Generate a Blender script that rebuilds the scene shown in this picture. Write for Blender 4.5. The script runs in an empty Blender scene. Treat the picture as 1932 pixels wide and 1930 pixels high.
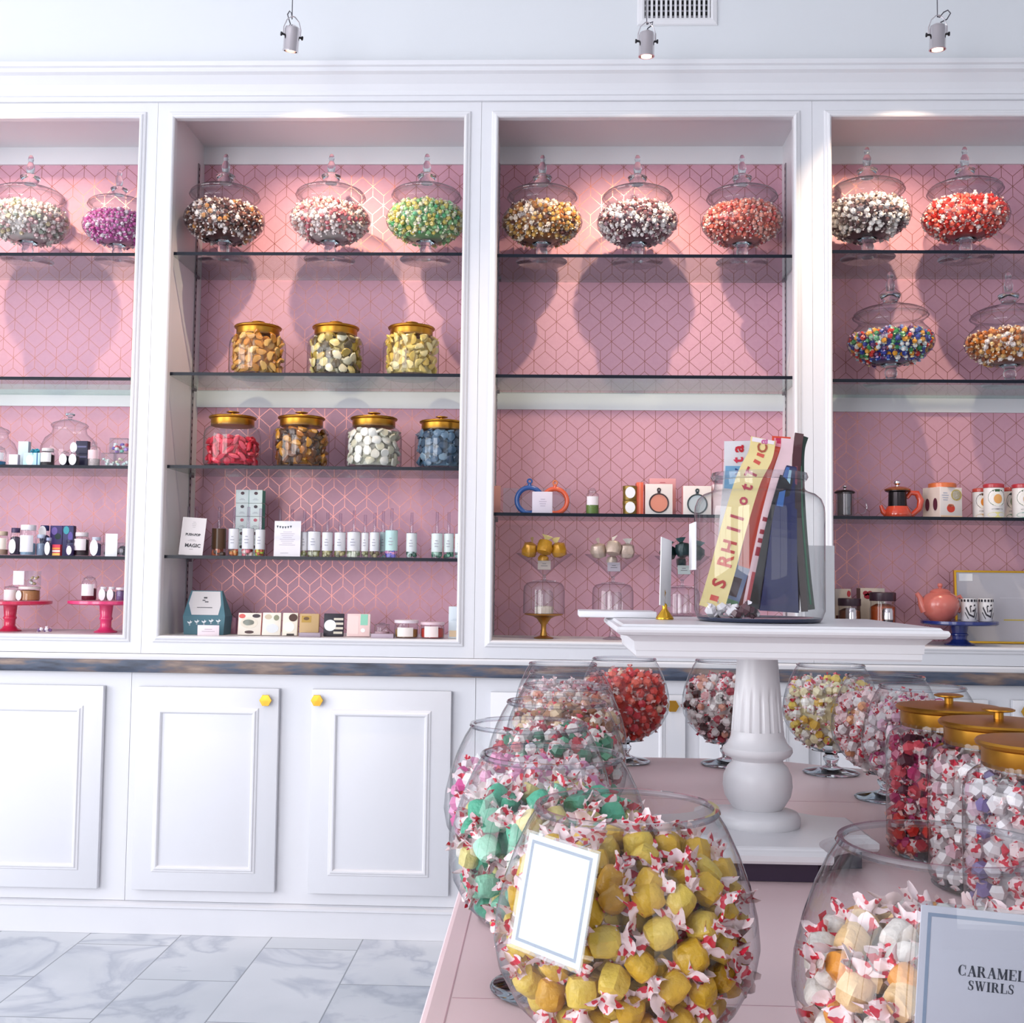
import bpy, bmesh, math, random
from mathutils import Vector, Matrix, Euler
random.seed(7)
PI = math.pi
C = bpy.context.scene.collection
sc = bpy.context.scene

# ---------------------------------------------------------------- camera
FPX, YAW, PITCH, ROLL = 2125.2, 0.03555, 0.0602, 0.01236
CAM = Vector((0.0, -3.836, 1.204))
def cam_axes():
    cy, sy = math.cos(YAW), math.sin(YAW)
    F = Vector((-sy, cy, 0)); r = Vector((cy, sy, 0)); u = Vector((0, 0, 1))
    cp, sp = math.cos(PITCH), math.sin(PITCH)
    F2 = F*cp + u*sp; u2 = u*cp - F*sp
    cr, sr = math.cos(ROLL), math.sin(ROLL)
    return r*cr + u2*sr, u2*cr - r*sr, F2
AX_R, AX_U, AX_F = cam_axes()
def ray(px, py): return AX_F*FPX + AX_R*(px-966) - AX_U*(py-965)
def hy(px, py, Y):                       # point of the photo on the plane y = Y -> (x, z)
    d = ray(px, py); t = (Y-CAM.y)/d.y
    return CAM.x+d.x*t, CAM.z+d.z*t
def hz(px, py, z):                       # point of the photo on the plane z -> (x, y)
    d = ray(px, py); t = (z-CAM.z)/d.z
    return CAM.x+d.x*t, CAM.y+d.y*t
def mpp(Y): return (Y-CAM.y)/FPX         # metres per photo pixel at depth Y

cd = bpy.data.cameras.new('camera'); cam = bpy.data.objects.new('camera', cd); C.objects.link(cam)
cam.matrix_world = Matrix(((AX_R.x, AX_U.x, -AX_F.x, CAM.x), (AX_R.y, AX_U.y, -AX_F.y, CAM.y), (AX_R.z, AX_U.z, -AX_F.z, CAM.z), (0, 0, 0, 1)))
cd.sensor_width = 36; cd.sensor_fit = 'HORIZONTAL'; cd.lens = 36*FPX/1932; cd.clip_start = .02
sc.camera = cam

# ---------------------------------------------------------------- materials
def lin(c):
    if isinstance(c, str):
        c = [int(c[i:i+2], 16)/255 for i in (0, 2, 4)]
    return tuple(x/12.92 if x <= .04045 else ((x+.055)/1.055)**2.4 for x in c) + (1,)
MATS = {}
def mat(name, col='ffffff', rough=.5, metal=0., var=0., vscale=40., bump=0., coat=0., emit=None, es=1., trans=0., sss=0., spec=.5, col2=None):
    if name in MATS: return MATS[name]
    m = bpy.data.materials.new(name); m.use_nodes = True; MATS[name] = m
    nt = m.node_tree; N = nt.nodes; L = nt.links
    b = N['Principled BSDF']
    b.inputs['Base Color'].default_value = lin(col); b.inputs['Roughness'].default_value = rough
    b.inputs['Metallic'].default_value = metal; b.inputs['Coat Weight'].default_value = coat
    b.inputs['Transmission Weight'].default_value = trans
    b.inputs['Specular IOR Level'].default_value = spec
    if emit: b.inputs['Emission Color'].default_value = lin(emit); b.inputs['Emission Strength'].default_value = es
    if var or bump or col2:
        tc = N.new('ShaderNodeTexCoord'); n = N.new('ShaderNodeTexNoise'); n.inputs['Scale'].default_value = vscale; n.inputs['Detail'].default_value = 3
        L.new(tc.outputs['Object'], n.inputs['Vector'])
        if var or col2:
            mx = N.new('ShaderNodeMix'); mx.data_type = 'RGBA'
            c = lin(col); mx.inputs['A'].default_value = c
            mx.inputs['B'].default_value = lin(col2) if col2 else tuple(x*(1-var) for x in c[:3])+(1,)
            if col2:
                cr = N.new('ShaderNodeValToRGB'); cr.color_ramp.elements[0].position = .45; cr.color_ramp.elements[1].position = .55
                L.new(n.outputs['Fac'], cr.inputs['Fac']); L.new(cr.outputs['Color'], mx.inputs['Factor'])
            else: L.new(n.outputs['Fac'], mx.inputs['Factor'])
            L.new(mx.outputs['Result'], b.inputs['Base Color'])
        if bump:
            bp = N.new('ShaderNodeBump'); bp.inputs['Strength'].default_value = bump; bp.inputs['Distance'].default_value = .004
            L.new(n.outputs['Fac'], bp.inputs['Height']); L.new(bp.outputs['Normal'], b.inputs['Normal'])
    return m

def glass_thin(name, tint='ffffff', edge='8a8f98', refl=1.0, power=3.0, rough=0.0):
    """thin-walled glass: clear face-on, denser towards grazing angles, mirrors by Fresnel"""
    if name in MATS: return MATS[name]
    m = bpy.data.materials.new(name); m.use_nodes = True; MATS[name] = m
    nt = m.node_tree; N = nt.nodes; L = nt.links; N.clear()
    out = N.new('ShaderNodeOutputMaterial'); mix = N.new('ShaderNodeMixShader')
    tr = N.new('ShaderNodeBsdfTransparent'); gl = N.new('ShaderNodeBsdfGlossy'); gl.inputs['Roughness'].default_value = rough
    lw = N.new('ShaderNodeLayerWeight'); lw.inputs['Blend'].default_value = .5
    pw = N.new('ShaderNodeMath'); pw.operation = 'POWER'; pw.inputs[1].default_value = power
    L.new(lw.outputs['Facing'], pw.inputs[0])
    mc = N.new('ShaderNodeMix'); mc.data_type = 'RGBA'; mc.inputs['A'].default_value = lin(tint); mc.inputs['B'].default_value = lin(edge)
    L.new(pw.outputs[0], mc.inputs['Factor']); L.new(mc.outputs['Result'], tr.inputs['Color'])
    fr = N.new('ShaderNodeFresnel'); fr.inputs['IOR'].default_value = 1.5
    # same reflectance from both faces of the wall
    p2 = N.new('ShaderNodeMath'); p2.operation = 'POWER'; p2.inputs[1].default_value = 5.0; L.new(lw.outputs['Facing'], p2.inputs[0])
    ma = N.new('ShaderNodeMath'); ma.operation = 'MULTIPLY_ADD'; ma.inputs[1].default_value = .75*refl; ma.inputs[2].default_value = .052*refl
    L.new(p2.outputs[0], ma.inputs[0])
    L.new(ma.outputs[0], mix.inputs['Fac']); L.new(tr.outputs[0], mix.inputs[1]); L.new(gl.outputs[0], mix.inputs[2])
    N.remove(fr)
    L.new(mix.outputs[0], out.inputs['Surface'])
    return m
def glass_solid(name, col='ffffff', ior=1.45, rough=0.0):
    if name in MATS: return MATS[name]
    m = bpy.data.materials.new(name); m.use_nodes = True; MATS[name] = m
    N = m.node_tree.nodes; L = m.node_tree.links; N.clear()
    out = N.new('ShaderNodeOutputMaterial'); g = N.new('ShaderNodeBsdfGlass')
    g.inputs['Color'].default_value = lin(col); g.inputs['IOR'].default_value = ior; g.inputs['Roughness'].default_value = rough
    L.new(g.outputs[0], out.inputs['Surface'])
    return m

# ---------------------------------------------------------------- mesh builder
class MB:
    def __init__(s): s.v = []; s.f = []; s.m = []; s.sm = []
    def add(s, vs, fs, m=0, smooth=False, M=None):
        b = len(s.v)
        s.v += [tuple(M @ Vector(p)) if M else tuple(p) for p in vs]
        for f in fs: s.f.append(tuple(i+b for i in f)); s.m.append(m); s.sm.append(smooth)
        return s
    def box(s, x0, x1, y0, y1, z0, z1, m=0, M=None):
        return s.add([(x0,y0,z0),(x1,y0,z0),(x1,y1,z0),(x0,y1,z0),(x0,y0,z1),(x1,y0,z1),(x1,y1,z1),(x0,y1,z1)],
                     [(0,3,2,1),(4,5,6,7),(0,1,5,4),(1,2,6,5),(2,3,7,6),(3,0,4,7)], m, False, M)
    def rbox(s, x0, x1, y0, y1, z0, z1, b=.003, m=0, M=None):     # box with chamfered edges
        bm = bmesh.new(); bmesh.ops.create_cube(bm, size=1)
        for v in bm.verts: v.co = Vector((x0+(v.co.x+.5)*(x1-x0), y0+(v.co.y+.5)*(y1-y0), z0+(v.co.z+.5)*(z1-z0)))
        bmesh.ops.bevel(bm, geom=bm.edges[:], offset=b, segments=2, profile=.5, affect='EDGES')
        bm.verts.index_update()
        s.add([v.co[:] for v in bm.verts], [[v.index for v in f.verts] for f in bm.faces], m, True, M); bm.free(); return s
    def lathe(s, prof, n=32, c=(0,0,0), m=0, M=None, smooth=True, ripple=None):
        vs = []; fs = []; rows = []
        for (r, z) in prof:
            if r <= 1e-6: vs.append((c[0], c[1], c[2]+z)); rows.append([len(vs)-1])
            else:
                row = []
                for i in range(n):
                    a = 2*PI*i/n; rr = r*(ripple(a, z) if ripple else 1)
                    vs.append((c[0]+rr*math.cos(a), c[1]+rr*math.sin(a), c[2]+z)); row.append(len(vs)-1)
                rows.append(row)
        for a, b in zip(rows, rows[1:]):
            if len(a) == 1 and len(b) == 1: continue
            for i in range(n):
                j = (i+1) % n
                if len(a) == 1: fs.append((a[0], b[j], b[i]))
                elif len(b) == 1: fs.append((a[i], a[j], b[0]))
                else: fs.append((a[i], a[j], b[j], b[i]))
        return s.add(vs, fs, m, smooth, M)
    def tube(s, pts, r, n=8, m=0, closed=False, M=None, smooth=True):
        pts = [Vector(p) for p in pts]; k = len(pts); vs = []; fs = []
        up = Vector((0, 0, 1))
        for i, p in enumerate(pts):
            a = pts[(i-1) % k] if (closed or i > 0) else p
            b = pts[(i+1) % k] if (closed or i < k-1) else p
            t = (b-a).normalized()
            ref = up if abs(t.dot(up)) < .95 else Vector((1, 0, 0))
            if i == 0: nx = t.cross(ref).normalized()
            else:
                nx = nx - t*nx.dot(t)
                nx = nx.normalized() if nx.length > 1e-6 else t.cross(ref).normalized()
            ny = t.cross(nx)
            rr = r[i] if isinstance(r, (list, tuple)) else r
            for q in range(n):
                an = 2*PI*q/n; vs.append(p+nx*rr*math.cos(an)+ny*rr*math.sin(an))
        for i in range(k if closed else k-1):
            i2 = (i+1) % k
            for q in range(n):
                q2 = (q+1) % n
                fs.append((i*n+q, i*n+q2, i2*n+q2, i2*n+q))
        if not closed: fs += [tuple(range(n))[::-1], tuple((k-1)*n+q for q in range(n))]
        return s.add(vs, fs, m, smooth, M)
    def prism(s, poly, axis, a, b, m=0, M=None, smooth=False):     # poly in the two other axes, extruded from a to b
        def P(p, t):
            return {'x': (t, p[0], p[1]), 'y': (p[0], t, p[1]), 'z': (p[0], p[1], t)}[axis]
        n = len(poly); vs = [P(p, a) for p in poly]+[P(p, b) for p in poly]
        fs = [(i, (i+1) % n, n+(i+1) % n, n+i) for i in range(n)]
        s.add(vs, fs, m, smooth, M)
        b0 = len(s.v)-2*n
        s.f += [tuple(range(b0+n-1, b0-1, -1)), tuple(range(b0+n, b0+2*n))]; s.m += [m, m]; s.sm += [False, False]
        return s
    def ring(s, x0, x1, z0, z1, prof, y, m=0, closed=False):       # mitred picture-frame moulding in the xz plane; prof: (outwards, towards -y)
        vs = []; fs = []
        for (o, h) in prof: vs += [(x0-o, y-h, z0-o), (x1+o, y-h, z0-o), (x1+o, y-h, z1+o), (x0-o, y-h, z1+o)]
        k = len(prof)
        for i in range(k if closed else k-1):
            j = (i+1) % k
            for q in range(4): fs.append((i*4+q, i*4+(q+1) % 4, j*4+(q+1) % 4, j*4+q))
        return s.add(vs, fs, m)

def obj(name, mb, mats, parent=None, loc=None, rot=None, label=None, cat=None, group=None, kind=None, fix=True):
    me = bpy.data.meshes.new(name); me.from_pydata(mb.v, [], mb.f); me.update()
    for m in (mats if isinstance(mats, (list, tuple)) else [mats]): me.materials.append(m)
    me.polygons.foreach_set('material_index', mb.m); me.polygons.foreach_set('use_smooth', mb.sm)
    if fix:
        bm = bmesh.new(); bm.from_mesh(me); bmesh.ops.recalc_face_normals(bm, faces=bm.faces[:]); bm.to_mesh(me); bm.free()
    if any(mb.sm): me.set_sharp_from_angle(angle=math.radians(42))
    o = bpy.data.objects.new(name, me); C.objects.link(o)
    if parent: o.parent = parent
    if loc: o.location = loc
    if rot: o.rotation_euler = rot
    return tag(o, label, cat, group, kind)
def tag(o, label=None, cat=None, group=None, kind=None):
    if label: o['label'] = label
    if cat: o['category'] = cat
    if group: o['group'] = group
    if kind: o['kind'] = kind
    return o
def thing(name, label, cat, loc=(0,0,0), rz=0, group=None, rot=None):
    o = bpy.data.objects.new(name, None); C.objects.link(o); o.location = loc; o.rotation_euler = rot or (0, 0, rz)
    o.empty_display_size = .05
    return tag(o, label, cat, group)
def dup(root, loc=None, rot=None, label=None, group=None, scale=None):
    r = root.copy(); C.objects.link(r)
    if loc is not None: r.location = loc
    if rot is not None: r.rotation_euler = rot
    if scale is not None: r.scale = scale
    tag(r, label, None, group)
    for ch in list(root.children):
        c = ch.copy(); C.objects.link(c); c.parent = r
        for g in list(ch.children):
            d = g.copy(); C.objects.link(d); d.parent = c
    return r
def struct(name, mb, mats, label=None): return obj(name, mb, mats, kind='structure', label=label)
def text_mb(mb, s, size, x, y, z, m=0, M=None, depth=.0004, align='CENTER', sx=1.0, shear=0., bold=0.):
    """lettering as thin solid letters in the xz plane, facing -y"""
    cu = bpy.data.curves.new('t', 'FONT'); cu.body = s; cu.size = size; cu.align_x = align; cu.extrude = depth; cu.resolution_u = 2; cu.shear = shear; cu.offset = bold
    o = bpy.data.objects.new('t', cu); C.objects.link(o)
    dg = bpy.context.evaluated_depsgraph_get(); dg.update(); me = bpy.data.meshes.new_from_object(o.evaluated_get(dg))
    vs = [(x+v.co.x*sx, y-v.co.z, z+v.co.y) for v in me.vertices]; fs = [tuple(p.vertices) for p in me.polygons]
    mb.add(vs, fs, m, False, M)
    bpy.data.objects.remove(o); bpy.data.curves.remove(cu); bpy.data.meshes.remove(me)
    return mb

WHITE = mat('white_paint', 'e6e6eb', .38, var=.02, vscale=6)
WHITE2 = mat('white_lacquer', 'e9e8ec', .3)
WALLP = mat('wall_paint', 'e2e5ea', .6, var=.02, vscale=3)
GOLD = mat('brushed_gold', 'c08a35', .34, 1.0, var=.12, vscale=60)
GOLD2 = mat('polished_brass', 'd9a63a', .2, 1.0)
CHROME = mat('polished_chrome', 'd8d0d2', .08, 1.0)
BLACK = mat('black_plastic', '15131a', .4)
DARK = mat('dark_void', '08070c', .9)
PAPER = mat('white_card', 'f2f1f4', .55)
GREYINK = mat('grey_ink', '8d93a5', .6)
INK = mat('black_ink', '1c1a20', .6)
GT = glass_thin('clear_glass', 'fcfdfd', '868c9a', 1.0, 5.0)
GTD = glass_thin('clear_glass_heavy', 'f8fafb', '8a8f9c', 1.15, 4.0)
GS = glass_solid('thick_glass', 'f3f6f8')
GSH = glass_thin('shelf_glass', 'f2f8f6', 'dbe8e8', .9, 2.0)
EDGE = mat('shelf_glass_edge', '0a1120', .3, spec=.25)
PINK = mat('pink_lacquer', 'f4d6d8', .3, var=.03, vscale=5)
# ================================================================ the room
def wallpaper():
    m = bpy.data.materials.new('pink_geometric_wallpaper'); m.use_nodes = True
    nt = m.node_tree; N = nt.nodes; L = nt.links; b = N['Principled BSDF']
    W, Hh, e, lw = .0832, .0745, .036, .0021
    def M(op, a, c=None, d=None):
        n = N.new('ShaderNodeMath'); n.operation = op
        for i, v in enumerate((a, c, d)):
            if v is None: continue
            if hasattr(v, 'links'): L.new(v, n.inputs[i])
            else: n.inputs[i].default_value = v
        return n.outputs[0]
    tc = N.new('ShaderNodeTexCoord'); sx = N.new('ShaderNodeSeparateXYZ'); L.new(tc.outputs['Object'], sx.inputs[0])
    x, y = sx.outputs['X'], sx.outputs['Z']
    ny = M('SUBTRACT', 10.0, y)
    row = M('FLOOR', M('DIVIDE', ny, Hh)); s = M('SUBTRACT', ny, M('MULTIPLY', row, Hh)); par = M('MODULO', row, 2.0)
    xs = M('ADD', M('ADD', x, 20.0), M('MULTIPLY', par, W/2))
    tw = M('PINGPONG', xs, W/2); tri = M('DIVIDE', tw, W/2)
    ca = .755
    d1 = M('MULTIPLY', M('ABSOLUTE', M('SUBTRACT', s, M('MULTIPLY', tri, e))), ca)
    d2 = M('MULTIPLY', M('ABSOLUTE', M('SUBTRACT', s, M('MULTIPLY_ADD', tri, e, Hh-e))), ca)
    d3 = M('ADD', tw, M('MULTIPLY', M('GREATER_THAN', s, Hh-e), 1.0))
    d4 = M('ADD', M('SUBTRACT', W/2, tw), M('MULTIPLY', M('LESS_THAN', s, e), 1.0))
    mn = M('MINIMUM', M('MINIMUM', d1, d2), M('MINIMUM', d3, d4))
    mask = M('LESS_THAN', mn, lw/2)
    nz = N.new('ShaderNodeTexNoise'); nz.inputs['Scale'].default_value = 90; L.new(tc.outputs['Object'], nz.inputs['Vector'])
    mb_ = N.new('ShaderNodeMix'); mb_.data_type = 'RGBA'; mb_.inputs['A'].default_value = lin('dba6b8'); mb_.inputs['B'].default_value = lin('d49cb0')
    L.new(nz.outputs['Fac'], mb_.inputs['Factor'])
    mx = N.new('ShaderNodeMix'); mx.data_type = 'RGBA'; L.new(mask, mx.inputs['Factor']); L.new(mb_.outputs['Result'], mx.inputs['A']); mx.inputs['B'].default_value = lin('a97068')
    L.new(mx.outputs['Result'], b.inputs['Base Color'])
    L.new(M('MULTIPLY', mask, .75), b.inputs['Metallic']); L.new(M('MULTIPLY_ADD', mask, -.2, .5), b.inputs['Roughness'])
    return m
WP = wallpaper()

def marble():
    m = bpy.data.materials.new('white_marble_tiles'); m.use_nodes = True
    nt = m.node_tree; N = nt.nodes; L = nt.links; b = N['Principled BSDF']
    tc = N.new('ShaderNodeTexCoord'); mp = N.new('ShaderNodeMapping'); L.new(tc.outputs['Object'], mp.inputs['Vector'])
    # long side of a tile runs towards the viewer: swap x and y for the brick texture
    mp.inputs['Rotation'].default_value = (0, 0, PI/2); mp.inputs['Location'].default_value = (.48, 1.2266+.0015, 0)
    br = N.new('ShaderNodeTexBrick'); br.offset = .5; br.inputs['Scale'].default_value = 1; br.inputs['Brick Width'].default_value = .612; br.inputs['Row Height'].default_value = .3065
    br.inputs['Mortar Size'].default_value = .0022; br.inputs['Mortar Smooth'].default_value = .1; br.inputs['Bias'].default_value = 0
    br.inputs['Color1'].default_value = (0, 0, 0, 1); br.inputs['Color2'].default_value = (1, 1, 1, 1); br.inputs['Mortar'].default_value = (.5, .5, .5, 1)
    L.new(mp.outputs[0], br.inputs['Vector'])
    # every tile gets its own veins: shift the noise by the tile's own grey value
    sh = N.new('ShaderNodeVectorMath'); sh.operation = 'MULTIPLY_ADD'; L.new(br.outputs['Color'], sh.inputs[0]); sh.inputs[1].default_value = (7, 11, 5); L.new(tc.outputs['Object'], sh.inputs[2])
    n1 = N.new('ShaderNodeTexNoise'); n1.inputs['Scale'].default_value = 2.3; n1.inputs['Detail'].default_value = 7; n1.inputs['Distortion'].default_value = .7; L.new(sh.outputs[0], n1.inputs['Vector'])
    r1 = N.new('ShaderNodeValToRGB'); E = r1.color_ramp.elements; E[0].position = .40; E[0].color = (1, 1, 1, 1); E[1].position = .52; E[1].color = (1, 1, 1, 1)
    k = E.new(.47); k.color = lin('d9dce3'); k = E.new(.445); k.color = lin('f4f5f8')
    L.new(n1.outputs['Fac'], r1.inputs['Fac'])
    n2 = N.new('ShaderNodeTexNoise'); n2.inputs['Scale'].default_value = 1.7; n2.inputs['Detail'].default_value = 4; L.new(sh.outputs[0], n2.inputs['Vector'])
    r2 = N.new('ShaderNodeValToRGB'); r2.color_ramp.elements[0].position = .35; r2.color_ramp.elements[0].color = lin('cfd4db'); r2.color_ramp.elements[1].position = .6; r2.color_ramp.elements[1].color = lin('e0e3e9'); L.new(n2.outputs['Fac'], r2.inputs['Fac'])
    mu = N.new('ShaderNodeMix'); mu.data_type = 'RGBA'; mu.blend_type = 'MULTIPLY'; mu.inputs['Factor'].default_value = 1; L.new(r2.outputs[0], mu.inputs['A']); L.new(r1.outputs[0], mu.inputs['B'])
    mx = N.new('ShaderNodeMix'); mx.data_type = 'RGBA'; L.new(br.outputs['Fac'], mx.inputs['Factor']); L.new(mu.outputs['Result'], mx.inputs['A']); mx.inputs['B'].default_value = lin('8d939c')
    L.new(mx.outputs['Result'], b.inputs['Base Color']); b.inputs['Roughness'].default_value = .32
    return m

XL, XR, YF, ZC = -5.0, 4.2, -5.7, 3.75
struct('floor', MB().box(XL-.2, XR+.2, YF-.2, .6, -.06, 0), marble())
struct('ceiling', MB().box(XL-.2, XR+.2, YF-.2, .6, ZC, ZC+.06), WALLP)
struct('wall_back', MB().box(XL, XR, .44, .6, 0, ZC).box(XL, XR, .0, .44, 2.955, ZC), WALLP)      # the cabinets stand in front; the bulkhead above them is flush
struct('wall_right', MB().box(XR, XR+.12, YF, .6, 0, ZC), WALLP)
def pierced(name, axis, pos, thick, a0, a1, holes):
    mb = MB()
    def bx(p, q, z0, z1):
        if axis == 'x': mb.box(pos-thick, pos, p, q, z0, z1)
        else: mb.box(p, q, pos-thick, pos, z0, z1)
    cur = a0
    for (h0, h1, z0, z1) in holes:
        bx(cur, h0, 0, ZC); bx(h0, h1, 0, z0); bx(h0, h1, z1, ZC); cur = h1
    bx(cur, a1, 0, ZC)
    struct(name, mb, WALLP)
WIN_L = [(-5.2, -1.6, .35, 3.25)]
WIN_F = [(-3.7, -1.5, .35, 3.25), (1.0, 3.4, .35, 3.1)]
pierced('wall_left', 'x', XL, .12, YF, .6, WIN_L)
pierced('wall_front', 'y', YF, .12, XL-.12, XR+.12, WIN_F)
FRAME = mat('window_frame_paint', 'e8e8ea', .4)
def window(name, axis, pos, a0, a1, z0, z1, n):
    root = bpy.data.objects.new(name, None); C.objects.link(root); root['kind'] = 'structure'
    def bar(nm, p, q, c, d):
        mb = MB()
        if axis == 'x': mb.box(pos-.09, pos-.03, p, q, c, d)
        else: mb.box(p, q, pos-.09, pos-.03, c, d)
        obj(nm, mb, FRAME, root)
    w = .05
    bar('window_sill', a0, a1, z0, z0+w); bar('window_head', a0, a1, z1-w, z1)
    for i in range(n+1):
        c = a0+w/2+(a1-a0-w)*i/n; bar('mullion', c-w/2, c+w/2, z0+w, z1-w)
window('window_1', 'x', XL, -5.2, -1.6, .35, 3.25, 3)
window('window_2', 'y', YF, -3.7, -1.5, .35, 3.25, 2)
window('window_3', 'y', YF, 1.0, 3.4, .35, 3.1, 2)

# crown moulding above the cabinets
cp = [(-.001, 2.868), (-.012, 2.868), (-.012, 2.884), (-.018, 2.886), (-.02, 2.9), (-.03, 2.92), (-.05, 2.945), (-.062, 2.952), (-.062, 2.966), (-.07, 2.97), (-.072, 2.985), (-.04, 2.99), (-.001, 2.99)]
struct('trim_1', MB().prism(cp, 'x', XL, XR), WHITE)
# narrow base moulding of the upper cabinets on the counter
struct('trim_2', MB().prism([(.02, .9145), (-.008, .9145), (-.008, .927), (-.004, .934), (.02, .934)], 'x', XL, XR), WHITE)
# toe board along the floor with a small cap moulding
struct('baseboard_back', MB().prism([(.30, .0005), (-.022, .0005), (-.022, .086), (-.03, .09), (-.03, .097), (-.018, .103), (-.008, .104), (.30, .104)], 'x', XL, XR), WHITE)

# ================================================================ display cabinets (upper units)
OPEN = [(-2.4875, -1.4655), (-1.3408, -.3188), (-.2008, .8202), (.9473, 1.969)]
ZT, ZB = 2.811, .9965
MOULD = [(-.0012, -.021), (-.0012, .006), (.002, .011), (.006, .013), (.011, .011), (.013, .007), (.019, .006), (.0225, .003), (.0225, 0)]
CABL = ['white display cabinet at the far left, with pink cake stands at its bottom',
        'white display cabinet holding the gold-lidded jars and the push-pop row',
        'white display cabinet behind the white pedestal stand, its second glass shelf bare',
        'white display cabinet at the right with the blue cake stand at its bottom']
DY = .372
for i, (a, b) in enumerate(OPEN):
    s0 = (a+OPEN[i-1][1])/2+.0005 if i else a-.06
    s1 = (b+OPEN[i+1][0])/2-.0005 if i < 3 else b+.06
    r = thing('display_cabinet', CABL[i], 'cabinet', group='built-in display cabinets')
    f = MB().box(s0, a, 0, .02, .9355, 2.868).box(b, s1, 0, .02, .9355, 2.868).box(a, b, 0, .02, .9355, ZB).box(a, b, 0, .02, ZT, 2.868)
    ff = obj('face_frame', f, WHITE, r)
    obj('frame_moulding', MB().ring(a, b, ZB, ZT, MOULD, 0), WHITE2, ff)
    ia, ib = a-.010, b+(.055 if i == 0 else .036)
    obj('side_panel', MB().box(s0, ia, .02, .40, .94, 2.868), WHITE, r)
    obj('side_panel', MB().box(ib, s1, .02, .40, .94, 2.868), WHITE, r)
    obj('top_panel', MB().box(ia, ib, .02, .40, 2.85, 2.868), WHITE, r)
    obj('bottom_panel', MB().box(ia, ib, .02, .40, .94, ZB), WHITE, r)
    obj('back_panel', MB().box(ia, ib, DY, .40, ZB, 2.85), WP, r, label='pink wallpaper with a gold lattice of diamonds')
    for (z0, z1) in ((2.782, 2.85), (1.842, 1.906)):
        obj('back_rail', MB().box(ia, ib, DY-.01, DY, z0, z1), WHITE, r)
    for sx_ in (ia+.0004, ib-.0034):
        sb = MB().box(sx_, sx_+.003, .292, .31, 1.0, 2.76)
        for k in range(70): sb.box(sx_-.0004 if sx_ > a else sx_+.0028, sx_+.0002 if sx_ > a else sx_+.0034, .298, .304, 1.01+k*.025, 1.02+k*.025, 1)
        obj('shelf_standard', sb, [mat('standard_grey', '9a949a', .35, .6), DARK], r)

# glass shelves: z of each shelf top, per cabinet
SHZ = [[2.336, 1.893, 1.5825, 1.266], [2.3395, 1.9125, 1.5865, 1.273], [2.3345, 1.9115, 1.4325], [2.351, 1.9025, 1.433]]
ORD = ['top', 'second', 'third', 'fourth']
WHERE = ['in the far left cabinet', 'in the gold-lidded jar cabinet', 'behind the white pedestal', 'in the right-hand cabinet']
for i, (a, b) in enumerate(OPEN):
    for k, z in enumerate(SHZ[i]):
        y0 = .024; y1 = DY-.012
        x0, x1 = a-.0062, b+.0315
        t = thing('glass_shelf', f'dark-edged glass shelf, {ORD[k]} from the top {WHERE[i]}', 'shelf', (0, 0, z), group='glass shelves of the display cabinets')
        obj('glass_pane', MB().box(x0, x1, y0+.0015, y1, -.009, 0), GSH, t)
        obj('front_edge', MB().box(x0, x1, y0, y0+.0015, -.0105, .0007), EDGE, t, label='dark polished front edge')
        for sx_ in (x0+.004, x1-.004):
            obj('shelf_clip', MB().box(sx_-.004, sx_+.004, .285, .32, -.018, -.0092), mat('clip_grey', '77737a', .4, .7), t)

# ================================================================ base cabinets and counter
wood = bpy.data.materials.new('weathered_wood'); wood.use_nodes = True
_N = wood.node_tree.nodes; _L = wood.node_tree.links; _b = _N['Principled BSDF']
_tc = _N.new('ShaderNodeTexCoord'); _mp = _N.new('ShaderNodeMapping'); _mp.inputs['Scale'].default_value = (3.2, 6, 16); _L.new(_tc.outputs['Object'], _mp.inputs['Vector'])
_n = _N.new('ShaderNodeTexNoise'); _n.inputs['Scale'].default_value = 2.2; _n.inputs['Detail'].default_value = 6; _L.new(_mp.outputs[0], _n.inputs['Vector'])
_r = _N.new('ShaderNodeValToRGB'); _e = _r.color_ramp.elements; _e[0].position = .3; _e[0].color = lin('272a38'); _e[1].position = .75; _e[1].color = lin('a08a7c')
_k = _e.new(.47); _k.color = lin('4a5468'); _k = _e.new(.58); _k.color = lin('75645f'); _L.new(_n.outputs['Fac'], _r.inputs['Fac']); _L.new(_r.outputs[0], _b.inputs['Base Color']); _b.inputs['Roughness'].default_value = .45
obj('countertop', MB().rbox(XL+.01, XR-.01, -.03, .42, .8725, .914, .003), wood, label='long weathered grey-brown wooden worktop over the white base cabinets', cat='countertop')

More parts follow.
